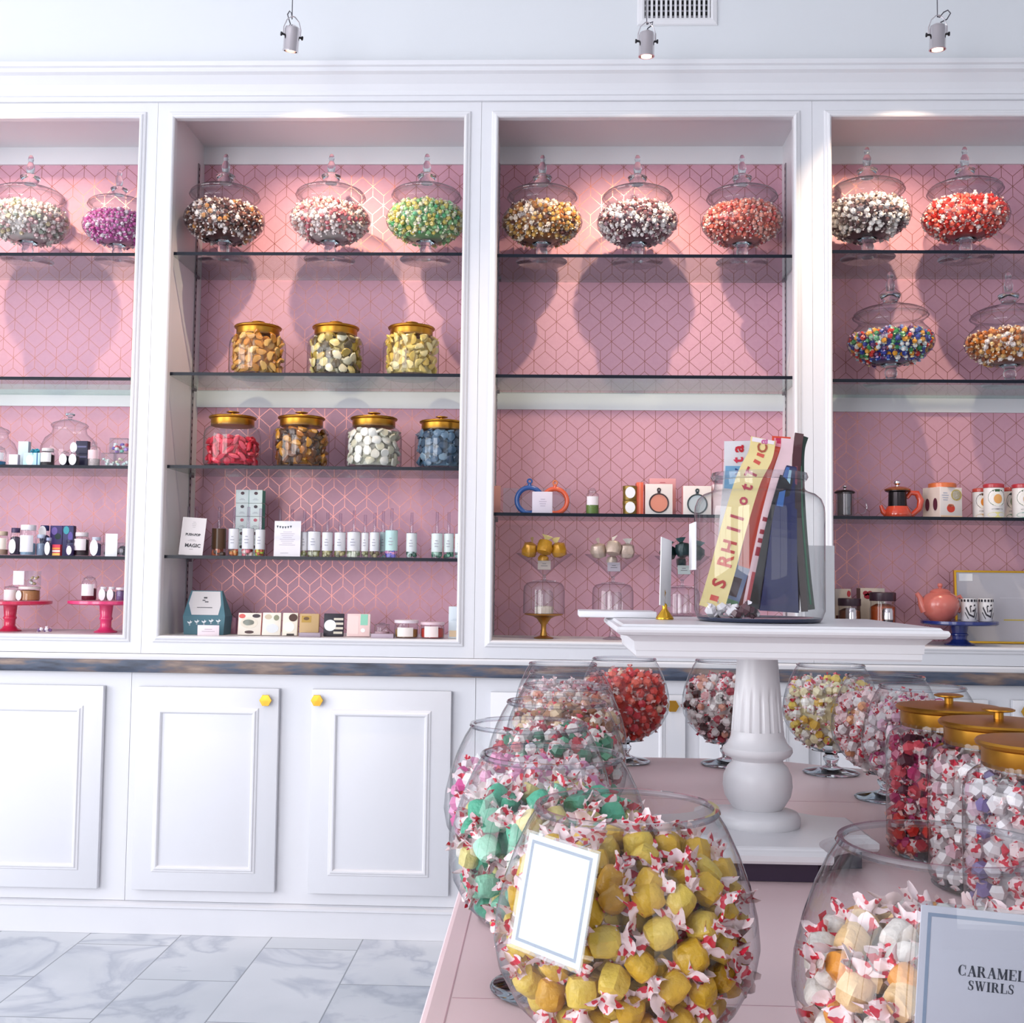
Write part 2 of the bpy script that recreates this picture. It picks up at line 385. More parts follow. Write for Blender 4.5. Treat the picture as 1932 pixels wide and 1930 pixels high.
def door(r, x0, x1, z0, z1, knob):
    d = obj('door', MB().rbox(x0, x1, -.024, -.002, z0, z1, .002), WHITE, r)
    ix0, ix1, iz0, iz1 = x0+.083, x1-.083, z0+.077, z1-.083
    obj('panel_moulding', MB().ring(ix0, ix1, iz0, iz1, [(-.006, 0), (-.004, .005), (0, .009), (.005, .009), (.009, .005), (.014, .004), (.017, 0)], -.024), WHITE2, d)
    if knob is not None:
        kx, kz = knob
        M = Matrix.Translation((kx, -.024, kz)) @ Matrix.Rotation(PI/2, 4, 'X')
        obj('knob', MB().lathe([(0, 0), (.006, 0), (.006, .014), (.02, .014), (.0215, .017), (.0205, .021), (0, .0215)], 6, M=M, smooth=False), mat('knob_gold', 'c99a3c', .3, 1.0), d, label='hexagonal gold knob')
BASES = [(-2.63, -1.4325, [(-2.58, -2.06, None), (-2.04, -1.519, (-1.995, .787))], 'white base cabinet below the pink cake stands, at the left edge'),
         (-1.431, -.2525, [(-1.402, -.9175, (-.9578, .7868)), (-.805, -.3325, (-.7835, .7895))], 'white base cabinet with two hexagonal gold knobs side by side'),
         (-.251, .905, [(-.2, .452, (.408, .7897)), (.5, .86, (.535, .79))], 'white base cabinet behind the row of candy goblets'),
         (.9065, 2.1, [(.96, 1.45, (1.41, .79)), (1.53, 2.02, (1.57, .79))], 'white base cabinet behind the tall gold-lidded jars, at the right')]
for (s0, s1, ds, lab) in BASES:
    r = thing('base_cabinet', lab, 'cabinet', group='base cabinets under the worktop')
    obj('carcass', MB().box(s0, s1, 0, .42, .105, .872), WHITE, r)
    for (x0, x1, kn) in ds: door(r, x0, x1, .147, .825, kn)

# wall vent
vx0, vx1 = .2796, .5593
vz0 = 3.1355; vz1 = vz0+.30
v = thing('wall_vent', 'white louvred air vent high on the wall above the cabinets', 'vent', (0, 0, 0))
obj('vent_frame', MB().ring(vx0+.024, vx1-.024, vz0+.026, vz1-.024, [(-.002, -.001), (-.001, .007), (.006, .009), (.02, .006), (.024, 0)], -.001), WHITE2, v)
obj('backing', MB().box(vx0+.022, vx1-.022, -.0025, -.0008, vz0+.022, vz1-.022), DARK, v)
g = MB()
for k in range(14):
    x = vx0+.034+k*(vx1-vx0-.066)/13; g.box(x-.004, x+.004, -.009, -.003, vz0+.026, vz1-.026)
obj('louvre', g, WHITE2, v)
g = MB()
for k in range(13):
    z = vz0+.034+k*.02; g.box(vx0+.026, vx1-.026, -.0034, -.0026, z-.003, z+.003)
obj('cross_bar', g, mat('vent_grey', '8a8890', .5), v)

# hanging spotlights
def spot(px, py, lab, tilt, spin, cable_loop):
    Y = -.35; x, z = hy(px, py, Y)
    t = thing('hanging_spotlight', lab, 'lamp', (x, Y, z), group='chrome spotlights on wires')
    M = Matrix.Rotation(spin, 4, 'Z') @ Matrix.Rotation(tilt, 4, 'X')
    s = mpp(Y)
    R = 15*s
    sh = obj('lamp_shade', MB().lathe([(R*.45, 26*s), (R*.9, 22*s), (R, 17*s), (R, -20*s), (R*1.04, -21*s), (R*1.04, -23*s), (R*.86, -23*s), (R*.84, 10*s), (0, 12*s)], 28, M=M).lathe([(0, 27*s), (R*.45, 26*s)], 28, M=M), CHROME, t)
    obj('bulb', MB().lathe([(0, -12*s), (R*.5, -12*s), (R*.72, -8*s), (R*.72, -6*s), (0, -6*s)], 20, M=M), mat('warm_bulb', 'ffffff', .3, emit='ffe6c8', es=6), t)
    for sd in (-1, 1):
        MM = M @ Matrix.Translation((sd*R, 0, 6*s)) @ Matrix.Rotation(sd*PI/2, 4, 'Y')
        obj('thumb_screw', MB().lathe([(0, 0), (2*s, 0), (2*s, 3.5*s), (4*s, 4.5*s), (4*s, 7*s), (0, 7.5*s)], 12, M=MM), BLACK, t)
    ar = [M @ Vector((sd, 0, zz)) for sd, zz in ((-R-2*s, 6*s), (-R-2*s, 20*s), (-R*.8, 34*s), (-R*.2, 42*s), (R*.2, 42*s), (R*.8, 34*s), (R+2*s, 20*s), (R+2*s, 6*s))]
    obj('yoke', MB().tube(ar, 1.1*s, 6), CHROME, t)
    obj('cable', MB().tube([Vector(p)*s for p in cable_loop], 1.2*s, 6), mat('cable_grey', '4a4650', .4), t)
    zt = ZC-z-.001
    obj('wire', MB().tube([(0, 0, 40*s), (0, 0, zt)], .9*s, 6), mat('cable_grey'), t)
    return x, Y, z
LP = [spot(550, 74, 'chrome spotlight on a wire at the upper left, above the gold-lidded jars', .25, .5, [(0, 0, 22), (-6, 0, 40), (-9, 0, 50), (-5, 0, 57), (-1, 0, 52), (0, 0, 42)]),
      spot(1220, 84, 'chrome spotlight hanging in front of the air vent', .1, .05, [(-2, 0, 20), (2, 0, 32), (10, 0, 38), (12, 0, 45), (4, 0, 42), (0, 0, 40)]),
      spot(1769, 71, 'chrome spotlight at the upper right with a looped cable', .1, -.1, [(0, 0, 20), (6, 0, 30), (18, 0, 36), (25, 0, 48), (20, 0, 54), (12, 0, 50), (4, 0, 40), (0, 0, 42)])]
# ================================================================ candy helpers
def interp(prof, z):
    for (r0, z0), (r1, z1) in zip(prof, prof[1:]):
        if z0 <= z <= z1: return r0+(r1-r0)*(z-z0)/max(1e-9, z1-z0)
    return prof[-1][0] if z > prof[-1][1] else prof[0][0]
def shell(prof, inset, z0, z1, sp, ang=(0, 2*PI), tries=5000, rnd=random):
    """scattered points on the inside of a turned vessel, at least sp apart"""
    pts = []; grid = {}
    rmax = max(r for r, z in prof)
    for _ in range(tries):
        z = rnd.uniform(z0, z1); r = interp(prof, z)
        if rnd.random() > r/rmax: continue
        a = rnd.uniform(*ang); r = max(.002, r-inset)
        p = Vector((r*math.cos(a), r*math.sin(a), z)); put(pts, grid, p, sp)
    return pts
def put(pts, grid, p, sp):
    k = (int(p.x//sp), int(p.y//sp), int(p.z//sp))
    for i in (-1, 0, 1):
        for j in (-1, 0, 1):
            for l in (-1, 0, 1):
                for q in grid.get((k[0]+i, k[1]+j, k[2]+l), ()):
                    if (q-p).length_squared < sp*sp: return False
    grid.setdefault(k, []).append(p); pts.append(p); return True
def heap(R, z, dome, sp, tries=1500, rnd=random, jit=.006):
    pts = []; grid = {}
    for _ in range(tries):
        r = R*math.sqrt(rnd.random()); a = rnd.uniform(0, 2*PI)
        put(pts, grid, Vector((r*math.cos(a), r*math.sin(a), z+dome*(1-(r/R)**2)+rnd.uniform(-jit, jit))), sp)
    return pts
def rrot(rnd=random): return Euler((rnd.uniform(0, 6.28), rnd.uniform(0, 6.28), rnd.uniform(0, 6.28))).to_matrix().to_4x4()

def wrapped_small(mb, M, s, mb_body, mb_twist):
    """small twist-wrapped sweet, a few faces only (stuff)"""
    b = []
    for (r, x) in ((.62, -.6), (1, 0), (.62, .6)):
        for i in range(6):
            a = i*PI/3; b.append((x*s*.6, r*s*.5*math.cos(a), r*s*.5*math.sin(a)))
    f = []
    for k in range(2):
        for i in range(6):
            j = (i+1) % 6; f.append((k*6+i, k*6+j, k*6+6+j, k*6+6+i))
    f += [(5, 4, 3, 2, 1, 0), (12, 13, 14, 15, 16, 17)]
    mb.add(b, f, mb_body, True, M)
    for sd in (-1, 1):
        w = s*.36
        mb.add([(sd*s*.33, 0, 0), (sd*s*.6, w, .1*s), (sd*s*.7, w*.45, -.12*s), (sd*s*.72, -w*.35, .12*s), (sd*s*.6, -w, -.08*s)], [(0, 1, 2), (0, 2, 3), (0, 3, 4)], mb_twist, True, M)

def sweets_mat(c, rough=.35):
    if c == 'f1e6e4': return WAX_R
    return mat('sweet_'+c, c, rough, var=.12, vscale=25, coat=.25)
def fill_stuff(name, label, cat, loc, prof, inset, z0, z1, dome, sp, size, cols, seed, parent=None, twist=True, group=None):
    """one object: the loose sweets that fill a vessel. cols: list of (body colour, twist colour, weight)"""
    rnd = random.Random(seed); mb = MB(); mats = []; idx = []
    for (c1, c2, w) in cols:
        for c in (c1, c2):
            m = sweets_mat(c)
            if m not in mats: mats.append(m)
        idx.append((mats.index(sweets_mat(c1)), mats.index(sweets_mat(c2))))
    ws = [c[2] for c in cols]
    pts = shell(prof, inset, z0, z1, sp, rnd=rnd)
    pts += shell(prof, inset+size*.9, z0+.01, z1, sp*1.1, rnd=rnd, tries=2500)
    pts += heap(interp(prof, z1)-inset, z1, dome, sp, rnd=rnd)
    core = [(0, z0)]+[(max(.001, interp(prof, z0+(z1-z0)*k/8)-inset-size*.9), z0+(z1-z0)*k/8) for k in range(9)]+[(0, z1+dome*.7)]
    mb.lathe(core, 20, m=idx[0][0])
    for p in pts:
        k = rnd.choices(range(len(cols)), ws)[0]
        M = Matrix.Translation(p) @ rrot(rnd)
        if twist: wrapped_small(mb, M, size*rnd.uniform(.85, 1.15), idx[k][0], idx[k][1])
        else:
            s = size*rnd.uniform(.85, 1.15); bv = lump_v(s, rnd)
            mb.add(bv[0], bv[1], idx[k][0], True, M)
    return obj(name, mb, mats, None, loc, label=label, cat=cat, kind='stuff', group=group, fix=False)
def lump_v(s, rnd, a=1.0, b=.65, c=.42, n=7):
    vs = [(0, 0, -c*s*.5)]; fs = []
    for (rr, zz) in ((.8, -.35), (1, 0), (.8, .35)):
        for i in range(n):
            t = 2*PI*i/n; k = rr*(1+rnd.uniform(-.13, .13)); vs.append((a*s*.5*k*math.cos(t), b*s*.5*k*math.sin(t), c*s*zz))
    vs.append((0, 0, c*s*.5)); L = len(vs)-1
    for i in range(n):
        j = (i+1) % n
        fs.append((0, 1+j, 1+i)); fs.append((L, 1+2*n+i, 1+2*n+j))
        for k in range(2): fs.append((1+k*n+i, 1+k*n+j, 1+(k+1)*n+j, 1+(k+1)*n+i))
    return vs, fs

# ================================================================ footed apothecary jars
UP = .034
BOWL = [(r, z+UP) for r, z in [(.012, .034), (.05, .036), (.09, .048), (.122, .07), (.14, .093), (.145, .112), (.14, .132), (.127, .15), (.112, .165), (.105, .176)]]
def apothecary(px, py, zsh, label, Y=.132, sc_=1.0, cols=None, fill=.150, seed=1, clabel=None, dome=.022):
    x, _ = hy(px, py, Y); loc = (x, Y, zsh+.0006)
    t = thing('apothecary_jar', label, 'jar', loc, group='footed apothecary jars')
    t.scale = (sc_,)*3
    bw = obj('bowl', MB().lathe(BOWL+[(.106, .182+UP), (.114, .19+UP), (.122, .196+UP), (.124, .2+UP)], 40), GT, t)
    obj('rim', MB().lathe([(.1215, .199), (.1245, .1975), (.1265, .2), (.1245, .2025), (.1215, .201), (.1215, .199)], 40, (0, 0, UP)), GTD, bw)
    obj('foot', MB().lathe([(0, 0), (.088, 0), (.092, .003), (.088, .006), (.04, .010), (.02, .016), (.016, .024), (.0205, .034), (.021, .044), (.017, .053), (.021, .061), (.036, .0685), (0, .0695)], 32), GS, t)
    ld = obj('lid', MB().lathe([(.102, .196), (.114, .2045), (.121, .2065), (.122, .21), (.116, .216), (.095, .226), (.06, .236), (.034, .242), (.026, .248), (.022, .252)], 40, (0, 0, UP)), GTD, t)
    obj('finial', MB().lathe([(0, .25), (.022, .25), (.026, .256), (.033, .268), (.035, .276), (.031, .281), (.016, .285), (.012, .29), (.0135, .297), (.015, .308), (.014, .32), (.0095, .328), (.008, .334), (.0105, .342), (.0085, .352), (.005, .358), (0, .36)], 20, (0, 0, UP)), GS, ld)
    if cols:
        s = fill_stuff('wrapped_candy', clabel, 'candy', loc, BOWL, .0115, .046+UP, fill+UP, dome, .0165, .0185, cols, seed, group='wrapped sweets in footed jars')
        s.scale = (sc_,)*3
    return t
W_ = 'f6e8e4'
A1 = [
 (52, 470, 0, 'footed glass jar of pale sweets, first on the top shelf at the left edge', [('f2e9e4', W_, 5), ('e4b9bd', W_, 2), ('b5bfae', 'dfe3da', 2), ('d8c7a0', W_, 1)], 'cream, pink and sage wrapped sweets at the left edge'),
 (221, 470, 0, 'footed glass jar of magenta sweets in the far left cabinet', [('d36cb0', 'f0dbe9', 5), ('c04a9c', 'eccbe2', 3), ('f0e2ee', W_, 3)], 'magenta and white wrapped sweets in the far left cabinet'),
 (422, 470, 1, 'footed glass jar of dark brown sweets with white wrappers', [('57312c', 'efe2e0', 5), ('c98a4a', 'f0dfd0', 2), ('8a5c4c', W_, 3), (W_, W_, 2)], 'brown and white wrapped sweets in the jar left of the gold lids'),
 (622, 470, 1, 'footed glass jar of white and rose sweets above the gold-lidded jars', [('f5e3e0', W_, 5), ('c96d78', W_, 3), ('e2a9a0', W_, 2)], 'white and rose wrapped sweets above the gold lids'),
 (803, 470, 1, 'footed glass jar of green and yellow sweets on the top shelf', [('8fc987', 'e6efcf', 3), ('e2cf6e', 'f3efd0', 3), ('e9e6bf', W_, 2), ('4fae78', 'd5ead2', 1)], 'green and yellow wrapped sweets'),
 (1022, 475, 2, 'footed glass jar of amber-brown sweets, left of three behind the pedestal', [('a5682b', 'f0dcc0', 3), ('d9a856', 'f3e3c4', 4), ('5a2f22', 'e8d2c8', 2), ('f0dcc8', W_, 2)], 'amber, cream and brown wrapped sweets'),
 (1202, 475, 2, 'footed glass jar of white and plum sweets, middle of its top shelf', [('74494f', W_, 4), ('f3e9e8', W_, 5), ('b58b93', W_, 2)], 'white and plum wrapped sweets'),
 (1400, 475, 2, 'footed glass jar of salmon-pink sweets, right end of the top shelf', [('d9705f', 'f3d2cb', 5), ('e59a8c', W_, 3), ('c34f4f', 'f0c8c4', 2)], 'salmon-pink wrapped sweets'),
 (1637, 468, 3, 'footed glass jar of white and black sweets at the upper right', [('64494a', W_, 3), ('f3ece6', W_, 5), ('8d7a70', W_, 2)], 'white and black wrapped sweets'),
 (1822, 468, 3, 'footed glass jar of bright red sweets at the upper right', [('e0352c', 'f8d8d2', 5), ('ef6a58', 'fbe6e0', 3), ('f5ddd6', W_, 2)], 'bright red and white wrapped sweets'),
]
for k, (px, py, ci, lab, cols, cl) in enumerate(A1):
    apothecary(px, py, SHZ[ci][0], lab, cols=cols, seed=100+k, clabel='heap of '+cl, sc_=.86 if k == 1 else 1.0 if ci < 3 else 1.03)
apothecary(1681, 712, SHZ[3][1], 'footed glass jar of multicoloured sweets on the second shelf at the right', sc_=1.03, seed=131, fill=.128, dome=.015,
           cols=[('2f3f9a', '8fb0e0', 3), ('2e8a4e', 'bfe0b0', 2), ('d8382e', 'f3c0b0', 3), ('e8a02e', 'f6e0a8', 2), ('5b2a6a', 'd9b8e0', 2), ('f0ece8', '9fd8ea', 2)], clabel='heap of multicoloured foil-wrapped sweets')
apothecary(1905, 712, SHZ[3][1], 'footed glass jar of orange-tan sweets, cut by the right edge', sc_=1.03, seed=132, fill=.13, dome=.018,
           cols=[('c9762e', 'f2dcc0', 4), ('e8b878', 'f6e6cc', 4), ('8a4a26', 'efd6c0', 2), (W_, W_, 2)], clabel='heap of orange and tan wrapped sweets at the right edge')
# two empty clear jars on the third shelf of the left cabinet
def clear_jar(px, py, label, Y, R):
    x, z = hy(px, py, Y); s = R/.1
    t = thing('lidded_glass_jar', label, 'jar', (x, Y, SHZ[0][2]+.0006)); t.scale = (s, s, s)
    obj('body', MB().lathe([(0, .002), (.07, .002), (.09, .012), (.1, .045), (.098, .085), (.085, .115), (.062, .135), (.058, .15), (.062, .158)], 36), GT, t)
    ld = obj('lid', MB().lathe([(.056, .155), (.064, .16), (.066, .165), (.06, .172), (.035, .182), (.012, .188)], 36), GTD, t)
    obj('lid_knob', MB().lathe([(0, .186), (.008, .187), (.006, .194), (.016, .202), (.017, .208), (.01, .214), (0, .216)], 18), GS, ld)
clear_jar(132, 800, 'empty clear glass jar with a round knob behind the small favours', .22, .1)
clear_jar(-12, 820, 'clear glass jar with a lid, cut off by the left edge', .2, .085)

# ================================================================ gold-lidded jars
def gold_jar(loc, label, R=.1, hb=.125, sc_=1., lid_r=.08, tall=0., group='gold-lidded glass jars on the shelves'):
    t = thing('gold_lidded_jar', label, 'jar', loc, group=group); t.scale = (sc_,)*3
    h = tall
    obj('glass_body', MB().lathe([(0, .003), (R*.86, .003), (R*.95, .008), (R, .018), (R, .095+h), (R*.985, .11+h), (R*.93, .123+h), (R*.84, .131+h), (R*.77, .134+h), (R*.76, .142+h)], 40), GT, t)
    obj('glass_base', MB().lathe([(0, 0), (R*.9, 0), (R*.96, .004), (R*.93, .008), (0, .0085)], 40), GTD, t)
    z = .136+h; a = lid_r
    ld = obj('lid', MB().lathe([(0, z+.002), (a*.93, z), (a*.95, z+.002), (a*.95, z+.024), (a*1.03, z+.027), (a*1.05, z+.031), (a*1.02, z+.034), (a*.8, z+.036), (0, z+.038)], 44), GOLD, t, label='brushed gold lid')
    obj('lid_knob', MB().lathe([(.007, z+.037), (.007, z+.047), (.018, z+.0485), (.023, z+.05), (.023, z+.052), (.018, z+.0535), (0, z+.054)], 20), GOLD, ld)
    return t
def gummy_mesh(kind, seed):
    rnd = random.Random(seed); mb = MB()
    if kind == 'slab': vs, fs = lump_v(.040, rnd, 1, .55, .3, 8)
    elif kind == 'bean': vs, fs = lump_v(.036, rnd, 1, .62, .5, 8)
    elif kind == 'coin': vs, fs = lump_v(.036, rnd, 1, .9, .32, 9)
    else: vs, fs = lump_v(.044, rnd, 1, .42, .4, 7)
    if kind in ('slab', 'bean'):
        vs = [(x, y+.3*x*x/.02-.002, z+(.12*x*x/.02 if kind == 'slab' else 0)) for x, y, z in vs]
    return mb.add(vs, fs, 0, True)
GMESH = {}
GJ = [  # px, shelf, label, colour pairs, kind of piece, fill height, what
 (485, 1, 'gold-lidded jar of amber-yellow gummies, left one on the second shelf', ['d99a45', 'e8b766', 'c98430'], 'slab', .128, 'amber-yellow gummy in the left jar of the second shelf'),
 (632, 1, 'gold-lidded jar of mixed yellow and olive gummies, middle of the second shelf', ['e6d089', 'b79a3e', 'efe6c4', '5b4c2e'], 'coin', .125, 'yellow or olive gummy in the middle jar of the second shelf'),
 (775, 1, 'gold-lidded jar of pale yellow gummies, right one on the second shelf', ['e9cf78', 'f0dd9c', 'e2bf5a'], 'slab', .126, 'pale yellow gummy in the right jar of the second shelf'),
 (437, 2, 'gold-lidded jar of coral-pink gummies on the third shelf', ['e8344e', 'f0566a', 'd8203c'], 'stick', .085, 'coral-pink gummy in the gold-lidded jar'),
 (567, 2, 'gold-lidded jar of dark amber-brown gummies on the third shelf', ['a8650f', '6e3d10', 'c98a20', '4a2a10'], 'bean', .115, 'amber-brown gummy in the gold-lidded jar'),
 (704, 2, 'gold-lidded jar of off-white gummies on the third shelf', ['ece7d8', 'f2efe6', 'd6d2ba'], 'coin', .115, 'off-white gummy in the gold-lidded jar'),
 (832, 2, 'gold-lidded jar of slate-blue gummies, half hidden by the cabinet frame', ['5a7892', '41607c', '7f99ad', '2c4660'], 'coin', .125, 'slate-blue gummy in the half-hidden jar')]
for k, (px, sh, lab, cols, kind, top, what) in enumerate(GJ):
    Y = .128
    x, _ = hy(px, 700 if sh == 1 else 878, Y); loc = (x, Y, SHZ[1][sh]+.0006)
    sj = 1.0 if k < 6 else .94
    gold_jar(loc, lab, sc_=sj, tall=.014)
    rnd = random.Random(50+k)
    R = .1; prof = [(R*.84, 0), (R*.93, .012), (R*.96, .03), (R*.96, .145)]
    top += .010; pts = shell(prof, .014, .022, top, .0265, (PI*1.0+.1, PI*2.0-.1), 2500, rnd)
    pts += [p for p in heap(R*.8, top+.006, .006, .030, 500, rnd, .003)]
    ms = []
    for c in cols:
        for v in range(2):
            mm = mat('gummy_'+c, c, .3, trans=0., var=.15, vscale=60, coat=.3)
            o = obj('gummy_candy', gummy_mesh(kind, 10*k+v), mm); ms.append(o)
    for q, p in enumerate(pts):
        src = ms[q % len(ms)] if q < len(ms) else None
        o = src if src else ms[rnd.randrange(len(ms))].copy()
        if not src: C.objects.link(o)
        o.location = (loc[0]+p.x*sj, loc[1]+p.y*sj, loc[2]+p.z*sj)
        a = math.atan2(p.y, p.x)
        o.rotation_euler = (Matrix.Rotation(a, 3, 'Z') @ Matrix.Rotation(PI/2+rnd.uniform(-.5, .5), 3, 'Y') @ Matrix.Rotation(rnd.uniform(0, 6.28), 3, 'Z')).to_euler() if p.z < top else (rnd.uniform(-.5, .5), rnd.uniform(-.5, .5), rnd.uniform(0, 6.28))
        o.scale = (sj,)*3
        tag(o, what, 'candy', 'gummies in the gold-lidded jars')
    # the ones packed behind them
    mb = MB(); mats = [mat('gummy_'+c) for c in cols]
    mb.lathe([(0, .012), (R*.62, .012), (R*.66, .02), (R*.66, top-.004), (0, top)], 20, m=0)
    for p in shell(prof, .014, .02, top, .024, (.1, PI-.1), 1500, rnd)+shell(prof, .03, .02, top, .022, (PI, 2*PI), 1500, rnd):
        vs, fs = lump_v(.036, rnd, 1, .8, .4, 7); mb.add(vs, fs, rnd.randrange(len(mats)), True, Matrix.Translation(p) @ rrot(rnd))
    o = obj('packed_gummies', mb, mats, None, loc, label=what.replace(' gummy in', ' gummies packed deep in', 1), cat='candy', kind='stuff', group='packed gummies', fix=False); o.scale = (sj,)*3
# ================================================================ small goods on the shelves
def col(c, rough=.5, **k): return mat('c_'+c, c, rough, **k)
def place(px0, px1, py0, py1, Y):
    """-> x centre, width, height in metres of a photo rectangle standing at depth Y"""
    x0, _ = hy(px0, py1, Y); x1, _ = hy(px1, py1, Y)
    return (x0+x1)/2, x1-x0, (py1-py0)*mpp(Y)
E5 = .0005
def carton(name, label, cat, px0, px1, py0, py1, Y, zs, body, side=None, depth=None, group=None, prints=(), rz=0., extra=None, lean=0.):
    """prints: (x0,x1,z0,z1 as fractions of the front, colour)"""
    x, w, h = place(px0, px1, py0, py1, Y); d = depth or w*.6
    mb = MB().rbox(-w/2, w/2, 0, d, 0, h, min(.0012, w*.04), 0)
    if side: mb.box(-w/2-.0004, -w/2, .0012, d-.001, .001, h-.001, 1); mb.box(w/2, w/2+.0004, .0012, d-.001, .001, h-.001, 1)
    o = obj(name, mb, [col(body), col(side or body)], None, (x, Y, zs+E5), (-lean, 0, rz), label, cat, group)
    for p in prints: printed(o, w, h, p)
    if extra: extra(o, w, h, d)
    return o
def printed(o, w, h, p, y=0.):
    """a flat printed patch: rectangle, ellipse ('o') or lettering ('t')"""
    x0, x1, z0, z1, c = p[:5]; kind = p[5] if len(p) > 5 else 'r'
    X0, X1, Z0, Z1 = -w/2+x0*w, -w/2+x1*w, z0*h, z1*h; mb = MB()
    if kind == 'r': mb.box(X0, X1, y-.0006, y-.00005, Z0, Z1); nm = 'printed_panel'
    elif kind == 'o':
        mb.prism([((X0+X1)/2+(X1-X0)/2*math.cos(a*PI/10), (Z0+Z1)/2+(Z1-Z0)/2*math.sin(a*PI/10)) for a in range(20)], 'y', y-.0008, y-.00005); nm = 'round_print'
    elif kind == 'l':
        n = p[6]; nm = 'printed_lines'
        for k in range(n):
            zz = Z1-(Z1-Z0)*(k+.3)/n; f = .5+.5*((k*37 % 10)/10); cx = (X0+X1)/2; hw = (X1-X0)/2*f
            mb.box(cx-hw, cx+hw, y-.0006, y-.00005, zz-(Z1-Z0)/n*.28, zz)
    else:
        text_mb(mb, p[6], (Z1-Z0)*1.35, (X0+X1)/2, y-.0007, Z0, sx=p[7] if len(p) > 7 else 1.0, bold=(Z1-Z0)*.035); nm = 'lettering'
    return obj(nm, mb, col(c), o)
def small_jar(name, label, cat, px0, px1, py0, py1, Y, zs, content, lid=None, lab=None, fillf=.75, group=None, tag_=None, neck=.8):
    x, w, h = place(px0, px1, py0, py1, Y); r = w/2
    t = thing(name, label, cat, (x, Y, zs+E5), group=group)
    obj('glass_body', MB().lathe([(0, .001), (r*.9, .001), (r, .004), (r, h*.68), (r*.93, h*.77), (r*neck, h*.82), (r*neck, h*.88)], 22), GT, t)
    if content: obj('filling', MB().lathe([(0, .003), (r*.85, .003), (r*.93, .006), (r*.93, h*fillf*.8), (r*.5, h*fillf*.86), (0, h*fillf*.84)], 14), mat('fill_'+content, content, .5, var=.5, vscale=220), t)
    if lid: obj('lid', MB().lathe([(r*neck*1.05, h*.83), (r*neck*1.07, h*.84), (r*neck*1.07, h*.985), (r*neck, h), (0, h)], 22), col(lid, .35), t)
    else: obj('stopper', MB().lathe([(0, h*.84), (r*neck*.8, h*.84), (r*neck, h*.9), (r*.5, h*.93), (r*.35, h*.96), (r*.3, h*.99), (0, h)], 18), GTD, t)
    if lab:
        lw, z0, z1, c = lab; mb = MB(); n = 8
        vs = []
        for k in range(n+1):
            a = -PI/2+(k/n-.5)*2*lw
            for z in (z0*h, z1*h): vs.append((r*1.015*math.cos(a), r*1.015*math.sin(a), z))
        mb.add(vs, [(2*k, 2*k+2, 2*k+3, 2*k+1) for k in range(n)], 0, True); obj('paper_label', mb, col(c), t)
    if tag_:
        cx, cz, rx, rz_ = tag_
        obj('oval_tag', MB().prism([(cx*w+rx*w*math.cos(a*PI/10), cz*h+rz_*h*math.sin(a*PI/10)) for a in range(20)], 'y', -r-.003, -r-.0015), col('f4f1f6'), t)
    return t
Z3, Z4 = SHZ[0][2], SHZ[0][3]
G3 = 'party favours on the left cabinet shelves'
# --- far left cabinet, third shelf
small_jar('candle_jar', 'white-labelled glass jar with a blue base, cut off by the left edge', 'jar', -14, 10, 836, 876, .10, Z3, '2f7fb0', None, (1.1, .3, .66, 'e9e6ee'), .3, G3)
carton('gift_box', 'small plain white box beside the pale blue favour bag', 'box', 16, 33, 852, 876, .10, Z3, 'efe9ee', group=G3)
o = carton('gift_box', 'tall pale blue box behind the teal bow', 'box', 33, 52, 823, 876, .17, Z3, 'd6e6ee', 'c0d8e6', group=G3)
def bow(o, w, h, d):
    mb = MB(); rnd = random.Random(3)
    for k in range(9):
        a = k*.7; M = Matrix.Translation((w*.12, d*.2, h+.010)) @ Matrix.Rotation(a, 4, 'Y') @ Matrix.Rotation(k*.5, 4, 'Z')
        mb.tube([M @ Vector(p) for p in ((0, 0, 0), (.008, .003, .004), (.017, 0, 0), (.008, -.003, -.004), (0, 0, 0))], .0028, 6)
    obj('ribbon_bow', mb, col('1f93ad', .4), o)
    obj('ribbon', MB().box(w*.3, w*.36, -.0008, d+.0008, 0, h+.0008), col('1c5f95', .4), o)
carton('favour_bag', 'pale aqua favour bag with a teal bow and a white tag', 'bag', 43, 75, 849, 876, .09, Z3, 'bfe3ea', '3c78ad', group=G3, prints=((.18, .62, .08, .85, 'f3f2f6', 'o'),), extra=bow)
small_jar('spice_jar', 'small jar of dark sprinkles with a square white label, beside the aqua bag', 'jar', 77, 102, 840, 876, .10, Z3, '3a2a30', 'e6dfe2', (.9, .25, .75, 'efecf0'), .8, G3)
for k, (px, py, lab) in enumerate(((122, 846, 'dark favour jar with an oval tag, left of the navy boxes'), (140, 846, 'dark favour jar with an oval tag in front of the navy boxes'))):
    small_jar('favour_jar', lab, 'jar', px-8, px+9, py, 876, .07, Z3, '1b1830', None, None, .8, G3, (0, .42, .42, .36))
carton('candy_box', 'lower navy box of the two behind the oval tags', 'box', 143, 165, 850, 876, .11, Z3, '1d1a3c', '0f0d26', group=G3, prints=((.1, .9, .75, .85, '6a668c'),))
carton('candy_box', 'upper navy box with an oval white tag', 'box', 143, 165, 823.5, 849, .11, Z3+26.2*mpp(.11), '1d1a3c', '0f0d26', group=G3, prints=((-.5, .1, .1, .9, 'f4f1f6', 'o'), (.15, .9, .5, .62, '6a668c')))
small_jar('syrup_bottle', 'small glass bottle with a pale pink label on the third shelf', 'bottle', 166, 188, 826, 876, .10, Z3, 'f0dcdc', None, (1.0, .32, .66, 'f0cdd2'), .4, G3, neck=.45)
clr = glass_thin('acrylic', 'f4f8fa', 'a9b6bd')
